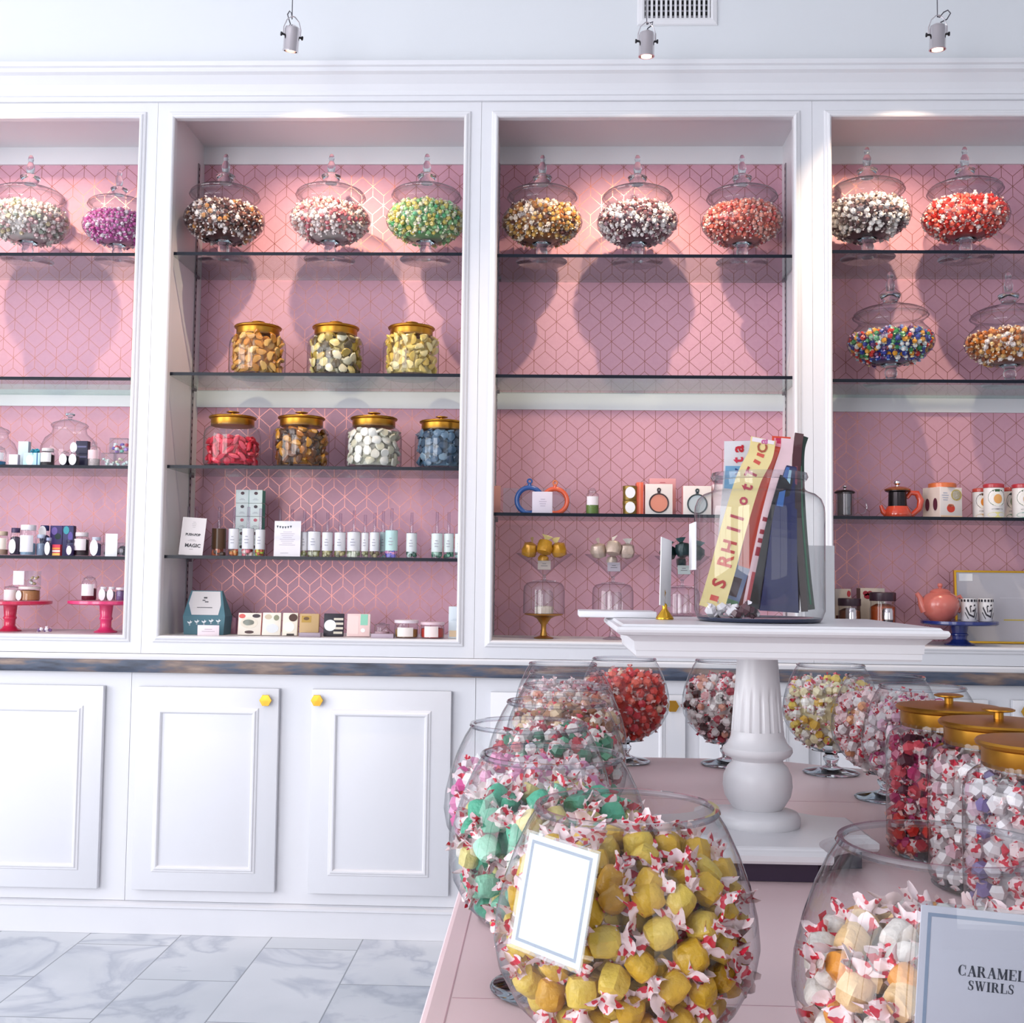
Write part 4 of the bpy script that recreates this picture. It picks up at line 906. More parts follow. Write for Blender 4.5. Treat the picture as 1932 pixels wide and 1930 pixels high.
def cone_glass(base, px, pl, pr, y0, label, balls, label_card, ylab, seed):
    x0, Y, z = base; s = mpp(Y); x, zr = hy(px, y0, Y); R = (pr-pl)/2*s; z += .0006; h = zr-z
    t = thing('cone_glass', label, 'glass', (x0, Y, z), group='cone glasses on the glass domes')
    off = x-x0
    obj('cone_bowl', MB().lathe([(.006, h*.22), (R*.5, h*.62), (R, h)], 36).lathe([(R, h), (R*1.015, h+.0015), (R, h+.002)], 36), GTD, t)
    obj('stem', MB().lathe([(0, 0), (R*.42, 0), (R*.42, .002), (.006, .006), (.005, h*.2), (.008, h*.24), (0, h*.25)], 24), GS, t)
    rnd = random.Random(seed); n = 0
    for (fx, fz) in ((-.52, .10), (.0, .2), (.5, .10), (-.05, -.25)):
        r = R*.30 if n < 3 else R*.2
        vs, fs = lump_v(2*r, rnd, 1, 1, 1, 9)
        mb = MB().add(vs, fs, 0, True)
        for sd in (-1, 1): mb.add([(sd*r*.1, -r*.2, r*.8), (sd*r*.7, 0, r*1.5), (-sd*r*.2, .1*r, r*1.55)], [(0, 1, 2)], 1)
        obj('wrapped_truffle', mb, [mat('foil_'+balls[0], balls[0], .3, .25, var=.35, vscale=70, bump=.4), mat('foil_'+balls[1], balls[1], .35)], None, (x0+fx*R*(1 if n < 3 else .6), Y+(.0 if n != 1 else -.018)+(.012 if n == 3 else 0), z+h+fz*R+.004), (rnd.uniform(-.3, .3), rnd.uniform(-.3, .3), rnd.uniform(0, 6)), ylab+[', left one', ', middle one', ', right one', ', lowest one'][n], 'truffle', 'wrapped truffles in cone glasses'); n += 1
    a = R*.36
    c = obj('price_card', MB().box(-a/2*1.25, a/2*1.25, 0, .0012, 0, a), col(label_card), None, (x0, Y-R*.62, z+h*.42), (-.5, 0, 0), 'small grey card on the front of the '+label.split(' of ')[0], 'card', 'cards on the cone glasses')
    printed(c, a*1.25, a, (.2, .8, .3, .75, '6a6870', 'l', 2))
b1 = cloche(1026, 985, 1067, 1097, .17, 'glass dome over a small cream cake, left one in its row', 'gold', 'aged gold footed stand under the left glass dome')
x, Y, z = b1
obj('cream_cake', MB().lathe([(0, 0), (17*mpp(Y), 0), (17*mpp(Y), .022), (14*mpp(Y), .026), (0, .027)], 20, ripple=lambda a, z: 1+.05*math.cos(9*a)), mat('cream_icing', 'e8d3c4', .6), None, (x, Y, ZB+E5+(hy(1026, 1158, Y)[1]-ZB-E5)+.0016), label='small cream cake under the left glass dome', cat='cake')
b2 = cloche(1156, 1118, 1195, 1101, .17, 'empty glass dome between the gold stand and the card holder', 'clear', 'clear footed stand under the middle glass dome')
b3 = cloche(1287, 1255, 1320, 1108, .17, 'glass dome half hidden by the big lolly jar', 'clear', 'clear footed stand under the right glass dome')
cone_glass(b1, 1025, 968, 1074, 1045, 'cone glass of yellow wrapped truffles on the left dome', ('e0a02c', 'f0d890'), 'a59a98', 'yellow foil truffle in the left cone glass', 5)
cone_glass(b2, 1150, 1096, 1201, 1047, 'cone glass of cream wrapped truffles on the middle dome', ('d8c0b0', 'efe4dc'), '9a94a4', 'cream foil truffle in the middle cone glass', 6)
cone_glass(b3, 1270, 1219, 1322, 1050, 'cone glass of dark teal truffles behind the card holder', ('1c3438', '2f5256'), '9aa4aa', 'dark teal foil truffle in the right cone glass', 7)

# --- right cabinet, third shelf
Z3 = SHZ[3][2]
STEEL = mat('brushed_steel', '8a8486', .28, 1.0)
def infuser(px0, px1, label):
    x, w, h = place(px0, px1, 927, 975, .13); r = w/2; s = mpp(.13)
    t = thing('infuser_mug', label, 'mug', (x, .13, Z3+E5))
    obj('glass_cup', MB().lathe([(0, 0), (r*1.1, 0), (r*1.22, .004), (r*1.22, h*.86), (r*1.26, h*.9)], 30), GTD, t)
    obj('steel_strainer', MB().lathe([(0, .008), (r*.98, .008), (r, .012), (r, h*.92), (r*1.3, h*.94), (r*1.3, h*.955), (r*.9, h*.96)], 30), STEEL, t)
    l = obj('lid', MB().lathe([(r*1.05, h*.96), (r*1.36, h*.965), (r*1.38, h*1.0), (r*1.1, h*1.06), (0, h*1.1)], 30), mat('dark_steel', '3a3436', .25, .9), t)
    obj('lid_knob', MB().lathe([(0, h*1.09), (r*.15, h*1.09), (r*.14, h*1.14), (r*.3, h*1.19), (r*.3, h*1.24), (0, h*1.29)], 14), CHROME, l)
    obj('handle', MB().tube([(r*1.2, 0, h*.16), (r*1.9, 0, h*.12), (r*2.7, 0, h*.2), (r*3.0, 0, h*.42), (r*2.8, 0, h*.66), (r*2.2, 0, h*.78), (r*1.22, 0, h*.72)], .003, 8), GTD, t)
infuser(1580, 1608, 'glass mug with a dark steel infuser, left end of the right-hand shelf')
def glass_teapot():
    x, w, h = place(1676, 1711, 905, 976, .13); s = mpp(.13)
    t = thing('glass_teapot', 'orange-red glass teapot with a dark steel infuser', 'teapot', (x, .13, Z3+E5))
    red = glass_solid('orange_glass', 'f0502c'); red = mat('orange_glaze', 'df4a28', .12, coat=.8, trans=.25)
    P = lambda q: q*s
    obj('glass_body', MB().lathe([(0, 0), (P(22), 0), (P(24), P(2)), (P(25), P(8)), (P(22), P(16)), (P(19), P(22))], 30), red, t)
    obj('steel_infuser', MB().lathe([(P(19), P(14)), (P(17), P(22)), (P(16), P(48)), (P(22), P(50)), (P(22), P(51)), (0, P(51))], 28), mat('dark_steel'), t)
    l = obj('lid', MB().lathe([(P(10), P(51)), (P(23), P(51.5)), (P(24), P(54)), (P(16), P(58)), (0, P(60))], 28), mat('copper_lid', 'c8784a', .25, .8), t)
    obj('lid_knob', MB().lathe([(0, P(59)), (P(3), P(59)), (P(3), P(62)), (P(6), P(65)), (P(6), P(69)), (0, P(72))], 14), CHROME, l)
    obj('handle', MB().tube([(P(14), 0, P(10)), (P(26), 0, P(6)), (P(40), 0, P(18)), (P(43), 0, P(34)), (P(36), 0, P(47)), (P(24), 0, P(48)), (P(17), 0, P(38))], [P(4), P(5), P(6), P(6.5), P(6), P(5), P(4)], 10), red, t)
    obj('spout', MB().tube([(-P(18), 0, P(6)), (-P(27), 0, P(12)), (-P(31), 0, P(24))], [P(7), P(5), P(3)], 10), red, t)
glass_teapot()
def tin_box(px0, px1, py0, label, rz, prints, lid, w_depth):
    def ex(o, w, h, d):
        obj('tin_lid', MB().lathe([(w*.46, h), (w*.48, h+.001), (w*.48, h+.014), (w*.42, h+.017), (0, h+.018)], 24, (0, d/2, 0)), col(lid, .35, coat=.3), o)
    return carton('tea_tin', label, 'tin', px0, px1, py0, 976, .13, Z3, 'f0e6e2', 'e6d2c8', w_depth, 'decorated tea tins', prints, rz, ex)
o = tin_box(1768, 1822, 917, 'large square tea tin with an orange lid and a red bowl print', .42, [(.5, .98, .58, .94, 'c9b45a', 'o'), (.54, .94, .61, .91, 'f4ecd8', 'o'), (.3, .66, .2, .46, 'd8402c', 'o'), (.34, .62, .38, .47, 'f0a080', 'o'), (.05, .42, .55, .85, 'b8bcd0', 'l', 4), (0.02, .98, .02, .1, 'f0d0b0')], 'd9703a', .085)
mb = MB()
for cz in (.022, .06):
    for cy_ in (.024, .06): mb.prism([(cy_+.009*math.cos(a*PI/8), cz+.0+.012*math.sin(a*PI/8)) for a in range(16)], 'x', -.0535, -.0524) if False else None
w = (1822-1768)*mpp(.13)
for cy_ in (.022, .06): mb.prism([(cy_+.010*math.cos(a*PI/8), .05+.022*math.sin(a*PI/8)) for a in range(16)], 'x', -w/2-.0012, -w/2-.0005)
obj('oval_print', mb, col('5a2034'), o)
def round_tin(px0, px1, py0, Y, label, lid, fruit, foot, leaf='3a5a38'):
    x, w, h = place(px0, px1, py0+7, 976, Y); r = w/2
    t = thing('fruit_tin', label, 'tin', (x, Y, Z3+E5), group='round fruit tea tins')
    obj('tin_body', MB().lathe([(0, 0), (r*.98, 0), (r, .002), (r, h*.97), (r*.97, h*.975), (0, h*.975)], 30), col('f0e9e6', .35), t)
    obj('tin_lid', MB().lathe([(r*.97, h*.975), (r*1.03, h*.985), (r*1.03, h*1.08), (r*.9, h*1.11), (0, h*1.12)], 30), col(lid, .35, coat=.3), t)
    def wrap(nm, cx, cz, rx, rz_, c, e):
        mb = MB(); vs = []
        n = 18; vs.append((cx, cz))
        for k in range(n): vs.append((cx+rx*math.cos(2*PI*k/n), cz+rz_*math.sin(2*PI*k/n)))
        P3 = [((r+e)*math.sin(u), -(r+e)*math.cos(u), zz) for u, zz in vs]
        mb.add(P3, [(0, 1+k, 1+(k+1) % n) for k in range(n)], 0, True); obj(nm, mb, col(c), t)
    wrap('dark_print', 0, h*.66, .95, h*.27, leaf, .0004)
    wrap('round_print', 0, h*.62, .72, h*.23, 'f4efe6', .0008)
    wrap('fruit_print', .05, h*.62, .42, h*.15, fruit, .0012)
    wrap('colour_band', 0, h*.12, 1.0, h*.09, foot, .0006)
    wrap('name_print', 0, h*.3, .6, h*.02, '8a8488', .0006)
round_tin(1836, 1866, 916, .19, 'round tin with an orange fruit print, at the back left of the four tins', 'c84a3c', 'e08a2c', 'd8b080', '5a3a20')
round_tin(1857, 1894, 910, .12, 'round tin with a peach print and a red lid, second from the left of four', 'b8323c', 'e6a860', 'e6dc90')
round_tin(1895, 1918, 914, .19, 'round tin with a dark green print behind the last tin', 'c0443c', '8a9a7a', '7aa08a', '20282a')
round_tin(1911, 1950, 910, .12, 'round tin with a green foot band, cut off by the right edge', 'b8323c', 'd8b890', '2f9a7a')

# --- right cabinet, bottom
carton('tea_box', 'cream tea box with red lettering, left of two low behind the pedestal', 'box', 1576, 1606, 1117, 1216, .2, ZB, 'd9c8bc', 'b8a090', prints=((.75, .98, .85, .97, 'c8303c', 'o'), (.05, .95, .1, .5, '5a2a2a')), group='tea boxes')
carton('tea_box', 'cream tea box with a red heart, right of two low behind the pedestal', 'box', 1624, 1670, 1115, 1216, .2, ZB, 'd6c6b8', '8a6a60', prints=((.1, .32, .86, .95, 'a8283a', 'o'), (.28, .5, .86, .95, 'a8283a', 'o'), (.14, .46, .8, .9, 'a8283a', 'o')), group='tea boxes')
for k, (a, b, py, Y, lab) in enumerate(((1582, 1624, 1130, .12, 'dark amber jar before the left tea box'), (1642, 1690, 1118, .12, 'orange-amber jar before the right tea box'))):
    small_jar('honey_jar', lab, 'jar', a, b, py, 1214, Y, ZB, 'b8501c' if k else '7a3a14', '3a2430', None, .9, 'amber jars', neck=.95)
for k, (a, b, lab) in enumerate(((1595, 1618, 'small chrome-topped shaker low behind the pedestal, left one'), (1664, 1687, 'small chrome-topped shaker low behind the pedestal, right one'))):
    x, w, h = place(a, b, 1146, 1214, .06)
    t = thing('shaker', lab, 'shaker', (x, .06, ZB+E5), group='chrome-topped shakers'); r = w/2
    obj('body', MB().lathe([(0, 0), (r*.8, 0), (r*.85, .002), (r*.8, h*.7)], 20), mat('dark_glass', '2a1c2a', .1, coat=.5), t)
    obj('chrome_cap', MB().lathe([(r*.82, h*.68), (r*.95, h*.7), (r*.95, h*.93), (r*.75, h), (0, h)], 20), CHROME, t)
    obj('front_band', MB().lathe([(r*.86, h*.3), (r*.87, h*.31), (r*.87, h*.5), (r*.86, h*.51)], 20), CHROME, t)
bs = cake_stand('dark blue cake stand carrying the pink teapot', 1810, 1172, 68, 1218, 14, .13, '1f2f78', ZB)
def teapot():
    Y = .13; s = mpp(Y); x, _ = hy(1774, 1140, Y); z = bs[2]+.0005; P = lambda q: q*s
    m = mat('pink_glaze', 'd9766a', .25, coat=.4, var=.15, vscale=30)
    t = thing('teapot', 'coral-pink ceramic teapot on the dark blue cake stand', 'teapot', (x, Y, z))
    obj('pot_body', MB().lathe([(0, 0), (P(18), 0), (P(20), P(2)), (P(29), P(12)), (P(34), P(26)), (P(33), P(38)), (P(26), P(48)), (P(17), P(53)), (P(16), P(54))], 34), m, t)
    l = obj('lid', MB().lathe([(P(18), P(52.5)), (P(18.5), P(54)), (P(14), P(58)), (P(6), P(60)), (0, P(60.5))], 30), m, t)
    obj('lid_knob', MB().lathe([(0, P(59)), (P(3), P(60)), (P(3), P(62)), (P(5), P(65)), (P(4), P(69)), (0, P(70))], 14), m, l)
    obj('spout', MB().tube([(-P(28), 0, P(18)), (-P(34), 0, P(30)), (-P(37), 0, P(42)), (-P(43), 0, P(51))], [P(9), P(7), P(5), P(4)], 12), m, t)
    obj('handle', MB().tube([(P(28), 0, P(42)), (P(36), 0, P(46)), (P(41), 0, P(38)), (P(40), 0, P(26)), (P(33), 0, P(16))], [P(3), P(3.5), P(3.5), P(3.5), P(3)], 10), m, t)
teapot()
def pattern_cup(px0, px1, label, Y):
    s = mpp(Y); x, w, h = place(px0, px1, 1129, 1171, Y); z = bs[2]+.0005; r = w/2
    t = thing('patterned_cup', label, 'cup', (x, Y, z), group='black and white cups')
    obj('cup_body', MB().lathe([(0, 0), (r*.9, 0), (r*.95, .002), (r, h*.98), (r*.97, h), (r*.9, h*.97), (r*.85, .006), (0, .005)], 26), col('efe9e9', .3), t)
    def wrap(pts, nm):
        vs = [((r*1.01+.0006)*math.sin(u), -(r*1.01+.0006)*math.cos(u), zz*h) for u, zz in pts]; return vs
    mb = MB()
    for k in range(-3, 4): mb.add(wrap([(k*.42-.13, .86), (k*.42+.13, .86), (k*.42+.13, .97), (k*.42-.13, .97)], ''), [(0, 1, 2, 3)])
    for (a, z0, b, z1, q) in ((-.7, .62, -.3, .3, .14), (-.3, .3, .3, .2, .12), (.3, .2, .6, .6, .12), (-.2, .66, .5, .72, .1), (-.2, .66, -.1, .4, .1), (.1, .45, .4, .5, .12), (-.8, .4, -.4, .12, .08), (.5, .1, .9, .4, .08)):
        dx, dz = b-a, (z1-z0); L = math.hypot(dx, dz); nx, nz = -dz/L*q/2, dx/L*q/2*.7
        mb.add(wrap([(a+nx, z0+nz), (a-nx, z0-nz), (b-nx, z1-nz), (b+nx, z1+nz)], ''), [(0, 1, 2, 3)])
    obj('black_print', mb, col('241f2a'), t)
pattern_cup(1813, 1843, 'white cup with a black brush print, left of two on the blue cake stand', .12)
pattern_cup(1846, 1874, 'white cup with a black brush print, right of two on the blue cake stand', .135)
def board():
    Y = .24; x0, _ = hy(1804, 1150, Y); x1 = 1.985; _, z1 = hy(1850, 1077, Y); h = z1-ZB
    t = thing('framed_board', 'grey board in a thin gold frame leaning behind the blue cake stand', 'framed board', (x0, Y, ZB+.002), rot=(-.06, 0, 0)); w = x1-x0-.012
    obj('board_panel', MB().box(.006, w-.006, .004, .010, .006, h-.006), col('c4bfc6', .5), t)
    obj('gold_frame', MB().ring(.007, w-.007, .007, h-.007, [(0, -.002), (0, .001), (.007, .001), (.007, -.012), (0, -.012)], .002), GOLD2, t)
    s = mpp(Y); a = (1813-1804)*s; b = (1838-1804)*s
    cdx = obj('corner_card', MB().box(a, b, .0025, .0035, h-20*s, h-6*s), PAPER, t)
    mb = MB()
    for k in range(9):
        cx = w*.5+k*.013; mb.prism([(cx, h*.33), (cx+.009, h*.33), (cx+.006, h*.40), (cx+.002, h*.39)], 'y', .0028, .0036)
    mb.box(w*.32, w*.95, .0028, .0036, h*.315, h*.33)
    obj('yellow_print', mb, col('d8bc3c'), t)
    obj('pale_print', MB().box(w*.3, w*.95, .003, .0038, h*.62, h*.63).box(w*.6, w*.62, .003, .0038, h*.35, h*.9), col('d4d0d6'), t)
board()
# ================================================================ the pink display table
ZTB = .762
tb = thing('display_table', 'pale pink lacquered display table with a shaped rear edge', 'table', (0, 0, 0))
TP = [(-.129, -3.36), (1.3, -3.36), (1.3, -1.086), (.80, -1.083), (.765, -1.079), (.735, -1.069), (.66, -1.03), (.60, -.993), (.56, -.973), (.52, -.962), (.46, -.957), (-.129, -.955)]
def inset(poly, d):
    n = len(poly); out = []
    for i in range(n):
        p0, p, p1 = Vector(poly[i-1]), Vector(poly[i]), Vector(poly[(i+1) % n])
        a = (p-p0).normalized(); b = (p1-p).normalized(); na, nb = Vector((-a.y, a.x)), Vector((-b.y, b.x))
        k = (na+nb); k = k/max(.3, k.dot(k))*2
        out.append((p.x+k.x*d, p.y+k.y*d))
    return out
def tier(polys, z, m=0):            # polys: list of (poly, z): loft
    mb = MB(); n = len(polys[0][0]); vs = []; fs = []
    for poly, zz in polys: vs += [(x, y, zz) for x, y in poly]
    for k in range(len(polys)-1):
        for i in range(n): fs.append((k*n+i, k*n+(i+1) % n, (k+1)*n+(i+1) % n, (k+1)*n+i))
    fs += [tuple(range(n))[::-1], tuple((len(polys)-1)*n+i for i in range(n))]
    return mb.add(vs, fs, m)
obj('table_top', tier([(inset(TP, .004), ZTB-.036), (TP, ZTB-.032), (TP, ZTB-.008), (inset(TP, .003), ZTB-.002), (inset(TP, .008), ZTB)], 0), PINK, tb)
sm = MB(); seam = mat('seam_pink', 'c9a0a8', .5)
for y in (-2.62, -2.0, -1.5): sm.box(-.10, 1.27, y-.0007, y+.0007, ZTB-.0002, ZTB+.0003)
sm.box(-.103, -.1015, -3.33, -.98, ZTB-.0002, ZTB+.0003)
obj('plank_seam', sm, seam, tb)
obj('apron', tier([(inset(TP, .05), ZTB-.14), (inset(TP, .05), ZTB-.036)], 0), PINK, tb)
for (x, y) in ((-.04, -3.27), (1.2, -3.27), (1.2, -1.2), (-.04, -1.06)):
    obj('leg', MB().lathe([(0, 0), (.028, 0), (.032, .01), (.022, .05), (.03, .25), (.036, .45), (.026, .50), (.036, .53), (.04, .56), (.04, ZTB-.13), (0, ZTB-.13)], 24, (x, y, .0005)), PINK, tb)

# ================================================================ candy goblets
SNB = [(.012, .0505), (.04, .056), (.07, .071), (.093, .094), (.107, .12), (.111, .142), (.109, .165), (.103, .19), (.094, .215), (.084, .236), (.0755, .2493)]
def goblet(px, py, label, Y=None):
    if Y is None: x, y = hz(px, py, ZTB+.2493)
    else: y = Y; x, _ = hy(px, py, Y)
    t = thing('candy_goblet', label, 'goblet', (x, y, ZTB+.0005), group='brandy-glass goblets of sweets')
    b = obj('bowl', MB().lathe(SNB, 56), GT, t)
    obj('rim', MB().lathe([(.0728, .2475), (.0768, .2465), (.0788, .2493), (.0772, .2523), (.0732, .2522), (.0718, .2495), (.0728, .2475)], 56), GTR, b)
    obj('foot', MB().lathe([(0, 0), (.06, 0), (.0645, .003), (.06, .006), (.032, .011), (.014, .018), (.0125, .024), (.018, .032), (.0185, .038), (.0135, .044), (.016, .048), (.03, .0505), (.046, .0535), (.03, .052), (0, .0515)], 44), GS, t)
    return (x, y, ZTB+.0005)
GTR = glass_thin('rim_glass', 'f6f7f9', 'a6a8b4', 1.6, 2.4)
gA = goblet(1182, 1526, 'goblet of yellow taffy in front, with a tilted blank card')
gB = goblet(1041, 1427, 'goblet of mint-green and yellow taffy, second in the left row')
gC = goblet(998, 1369, 'goblet of pink and magenta taffy, third in the left row')
gD4 = goblet(1050, 1324, 'goblet of dark green and red taffy, fourth in the left row', -2.05)
gE = goblet(1068, 1293, 'goblet of caramel-brown taffy, fifth in the left row', -1.775)
gF = goblet(1070, 1264, 'goblet of peach taffy, sixth in the left row', -1.475)
gG = goblet(1062, 1248, 'goblet of pale pink taffy, last in the left row', -1.235)
gR = goblet(1178, 1241, 'goblet of bright red taffy at the back of the table', -1.045)
gP = goblet(1373, 1241, 'goblet of white and dark brown taffy, half behind the white column', -1.06)
gY = goblet(1567, 1250, 'goblet of yellow and white taffy, right of the white column', -1.155)
gN1 = goblet(1671, 1264, 'goblet of pink and orange taffy, left of the pink pair at the right', -1.46)
gN2 = goblet(1740, 1290, 'goblet of white and magenta taffy, just behind the tall gold-lidded jars', -1.69)
gD = goblet(1784, 1597, 'goblet of caramel swirl sweets with a lettered card, at the right front')

# --- wrapped taffies, one by one in the three nearest goblets
def wax(name, base, ink, amount=.60):
    m = bpy.data.materials.new(name); m.use_nodes = True; N = m.node_tree.nodes; L = m.node_tree.links; b = N['Principled BSDF']
    tc = N.new('ShaderNodeTexCoord'); n = N.new('ShaderNodeTexNoise'); n.inputs['Scale'].default_value = 130; n.inputs['Detail'].default_value = 1; L.new(tc.outputs['Object'], n.inputs['Vector'])
    oi = N.new('ShaderNodeObjectInfo'); ad = N.new('ShaderNodeVectorMath'); ad.operation = 'ADD'; L.new(tc.outputs['Object'], ad.inputs[0]); L.new(oi.outputs['Location'], ad.inputs[1]); L.new(ad.outputs[0], n.inputs['Vector'])
    r = N.new('ShaderNodeValToRGB'); r.color_ramp.elements[0].position = amount; r.color_ramp.elements[0].color = lin(base); r.color_ramp.elements[1].position = amount+.02; r.color_ramp.elements[1].color = lin(ink)
    L.new(n.outputs['Fac'], r.inputs['Fac']); L.new(r.outputs[0], b.inputs['Base Color']); b.inputs['Roughness'].default_value = .35
    b.inputs['Subsurface Weight'].default_value = 0
    return m
WAX_R = wax('waxed_paper_red_print', 'f0d8da', 'd2253f', .565)
def taffy_body(seed, L=.0115, R=.0117):
    rnd = random.Random(seed); mb = MB(); n = 11; vs = []; fs = []
    prof = [(.0, -1.04), (.55, -1.0), (.88, -.82), (1.0, -.35), (1.02, .1), (.98, .5), (.86, .84), (.5, 1.0), (0, 1.03)]
    rows = []
    ph = [rnd.uniform(.88, 1.08) for _ in range(n)]
    for (r, x) in prof:
        if r == 0: vs.append((x*L, 0, 0)); rows.append([len(vs)-1]); continue
        row = []
        for i in range(n):
            a = 2*PI*i/n; k = R*r*ph[i]*rnd.uniform(.95, 1.05); vs.append((x*L+rnd.uniform(-.0006, .0006), k*math.cos(a), k*math.sin(a))); row.append(len(vs)-1)
        rows.append(row)
    for a, b in zip(rows, rows[1:]):
        for i in range(n):
            j = (i+1) % n
            if len(a) == 1: fs.append((a[0], b[i], b[j]))
            elif len(b) == 1: fs.append((a[i], b[0], a[j]))
            else: fs.append((a[i], b[i], b[j], a[j]))
    return mb.add(vs, fs, 0, True)
def taffy_twist(seed, sd, L=.0118):
    """a ruffled fan of waxed paper: gathered at the neck, opening into soft lobes"""
    rnd = random.Random(seed); mb = MB(); n = 24; vs = []; fs = []; lob = rnd.choice((3, 4, 5)); ph = rnd.uniform(0, 6)
    fl = rnd.uniform(.5, .8); tl = rnd.uniform(-.35, .35)
    for (x, r, ru) in ((.8, .0088, .05), (1.0, .0050, .1), (1.14, .0046, .2), (1.32, .0075, .28), (1.55, .0108, .34), (1.72, .0122, .38)):
        for i in range(n):
            a = 2*PI*i/n; k = r*(1+ru*math.sin(lob*a+ph)+ru*.4*math.sin(7*a+2*ph)); f = fl if x > 1.2 else .9
            y, z = k*math.cos(a), k*math.sin(a)*f
            vs.append((sd*(x*L+(.0022*math.sin(lob*a+ph+1) if x > 1.3 else 0)), y+tl*(x-1)*L*(x > 1), z))
    for k in range(5):
        for i in range(n): fs.append((k*n+i, k*n+(i+1) % n, (k+1)*n+(i+1) % n, (k+1)*n+i))
    return mb.add(vs, fs, 0, True)
def wrapmat(c): return mat('taffy_'+c, c, .42, var=.3, vscale=100, bump=.9)
TW = [(taffy_twist(30+k, -1), taffy_twist(40+k, 1)) for k in range(4)]
def along(p, rnd):
    """the long axis lies roughly against the glass, any way round"""
    a = math.atan2(p.y, p.x); q = rnd.uniform(0, 6.28)
    M = Matrix.Rotation(a+PI/2, 3, 'Z') @ Matrix.Rotation(q, 3, 'Y') @ Matrix.Rotation(rnd.uniform(-.35, .35) if rnd.random() < .7 else rnd.uniform(.6, 1.3), 3, 'Z') @ Matrix.Rotation(rnd.uniform(0, 6.28), 3, 'X')
    return M.to_euler()
def taffies(loc, cols, z1, dome, sp, ang, label, seed, inset_=.020, wmat=None):
    rnd = random.Random(seed); wmat = wmat or WAX_R
    protos = []
    for ci, (c, wt) in enumerate(cols):
        for v in range(3):
            o = obj('taffy', taffy_body(seed*10+ci*3+v), wrapmat(c), fix=False); k = (ci+v) % 4
            for tw in TW[k]: obj('wrapper_twist', tw, wmat, o, fix=False)
            o['_w'] = wt; protos.append(o)
    pts = shell(SNB, inset_, .075, z1, sp, ang, 9000, rnd)
    pts += heap(interp(SNB, z1)-inset_, z1+.002, dome, sp*1.02, 1500, rnd, .003)
    order = list(protos); used = []
    for q, p in enumerate(pts):
        if q < len(protos): o = protos[q]
        else: o = dup(rnd.choices(protos, [x['_w'] for x in protos])[0])
        o.location = (loc[0]+p.x, loc[1]+p.y, loc[2]+p.z); o.rotation_euler = along(p, rnd)
        s = rnd.uniform(.93, 1.08); o.scale = (s, s, s); used.append(o)
        tag(o, label, 'candy', label.split(' in the ')[-1]+' taffy')
    for o in used:
        if '_w' in o: del o['_w']
    return len(pts)
nA = taffies(gA, [('e3b428', 4), ('ecca50', 2), ('d9a020', 1)], .198, .022, .0235, (PI*.86, PI*2.14), 'yellow wrapped taffy in the front goblet with the blank card', 11)
nD = taffies(gD, [('efe6df', 3), ('e8962e', 2), ('f2c890', 2)], .168, .02, .0245, (PI*.86, PI*1.9), 'white and orange wrapped taffy in the goblet with the lettered card', 12)
nB = taffies(gB, [('4fb893', 3), ('e9d98a', 2), ('8fd4b4', 1), ('efe9e0', 1)], .190, .018, .0265, (PI*.85, PI*1.75), 'mint or yellow wrapped taffy in the second goblet of the left row', 13)
print('TAFFIES', nA, nD, nB)
def pack(loc, cols, z1, dome, label, seed, sp=.021, size=.0225, inset_=.0155, prof=SNB, z0=.066):
    return fill_stuff('packed_taffy', label, 'candy', loc, prof, inset_, z0, z1, dome, sp, size, cols, seed, group='packed taffies')
WR = 'f1e6e4'; RD = 'cf3048'
def pack_behind(loc, cols, z1, label, seed, ang):
    """the taffies deep in the goblet and along its far side"""
    rnd = random.Random(seed); mb = MB(); mats = [wrapmat(c) for c in cols]+[sweets_mat(WR), sweets_mat(RD)]
    n = len(cols)
    mb.lathe([(0, .062), (.03, .064), (.055, .085), (.072, .12), (.074, .15), (.066, z1-.012), (0, z1+.004)], 20, m=0)
    pts = shell(SNB, .016, .07, z1, .023, ang, 4000, rnd)+shell(SNB, .034, .075, z1, .022, (0, 2*PI), 4000, rnd)
    for p in pts: wrapped_small(mb, Matrix.Translation(p) @ rrot(rnd), .024, rnd.randrange(n), n+(rnd.random() < .35))
    obj('packed_taffy', mb, mats, None, loc, label=label, cat='candy', kind='stuff', group='packed taffies', fix=False)
pack_behind(gA, ['e3b428', 'ecca50'], .198, 'yellow taffies packed deep in the front goblet', 21, (PI*.14, PI*.86))
pack_behind(gD, ['efe6df', 'e8962e', 'f2c890'], .168, 'white and orange taffies packed deep in the lettered-card goblet', 22, (-PI*.1, PI*.86))
pack_behind(gB, ['4fb893', 'e9d98a', 'efe9e0'], .190, 'mint and yellow taffies packed deep in the second goblet', 23, (-PI*.25, PI*.85))
pack(gC, [('e58ab8', WR, 3), ('f0dfe4', WR, 3), ('d84a94', RD, 1), ('f2e9ea', RD, 2)], .185, .015, 'heap of pink and white taffies in the third goblet of the left row', 24)
pack(gD4, [('2f7a58', WR, 3), ('c02f3c', WR, 2), ('f0e6e2', RD, 2), ('6ab890', WR, 1)], .19, .015, 'heap of green, red and white taffies in the fourth goblet', 25)
pack(gE, [('b0703a', WR, 3), ('f0e2d2', RD, 2), ('8a4a24', WR, 1), ('e6c49a', WR, 2)], .19, .015, 'heap of caramel-brown taffies in the fifth goblet', 26)
pack(gF, [('f0b8a0', WR, 3), ('f4e2da', WR, 3), ('e08a70', RD, 1)], .19, .015, 'heap of peach taffies in the sixth goblet', 27)
pack(gG, [('f2c8cf', WR, 3), ('f6e6e6', WR, 3), ('e09aa8', WR, 1)], .19, .015, 'heap of pale pink taffies in the last goblet of the left row', 28)
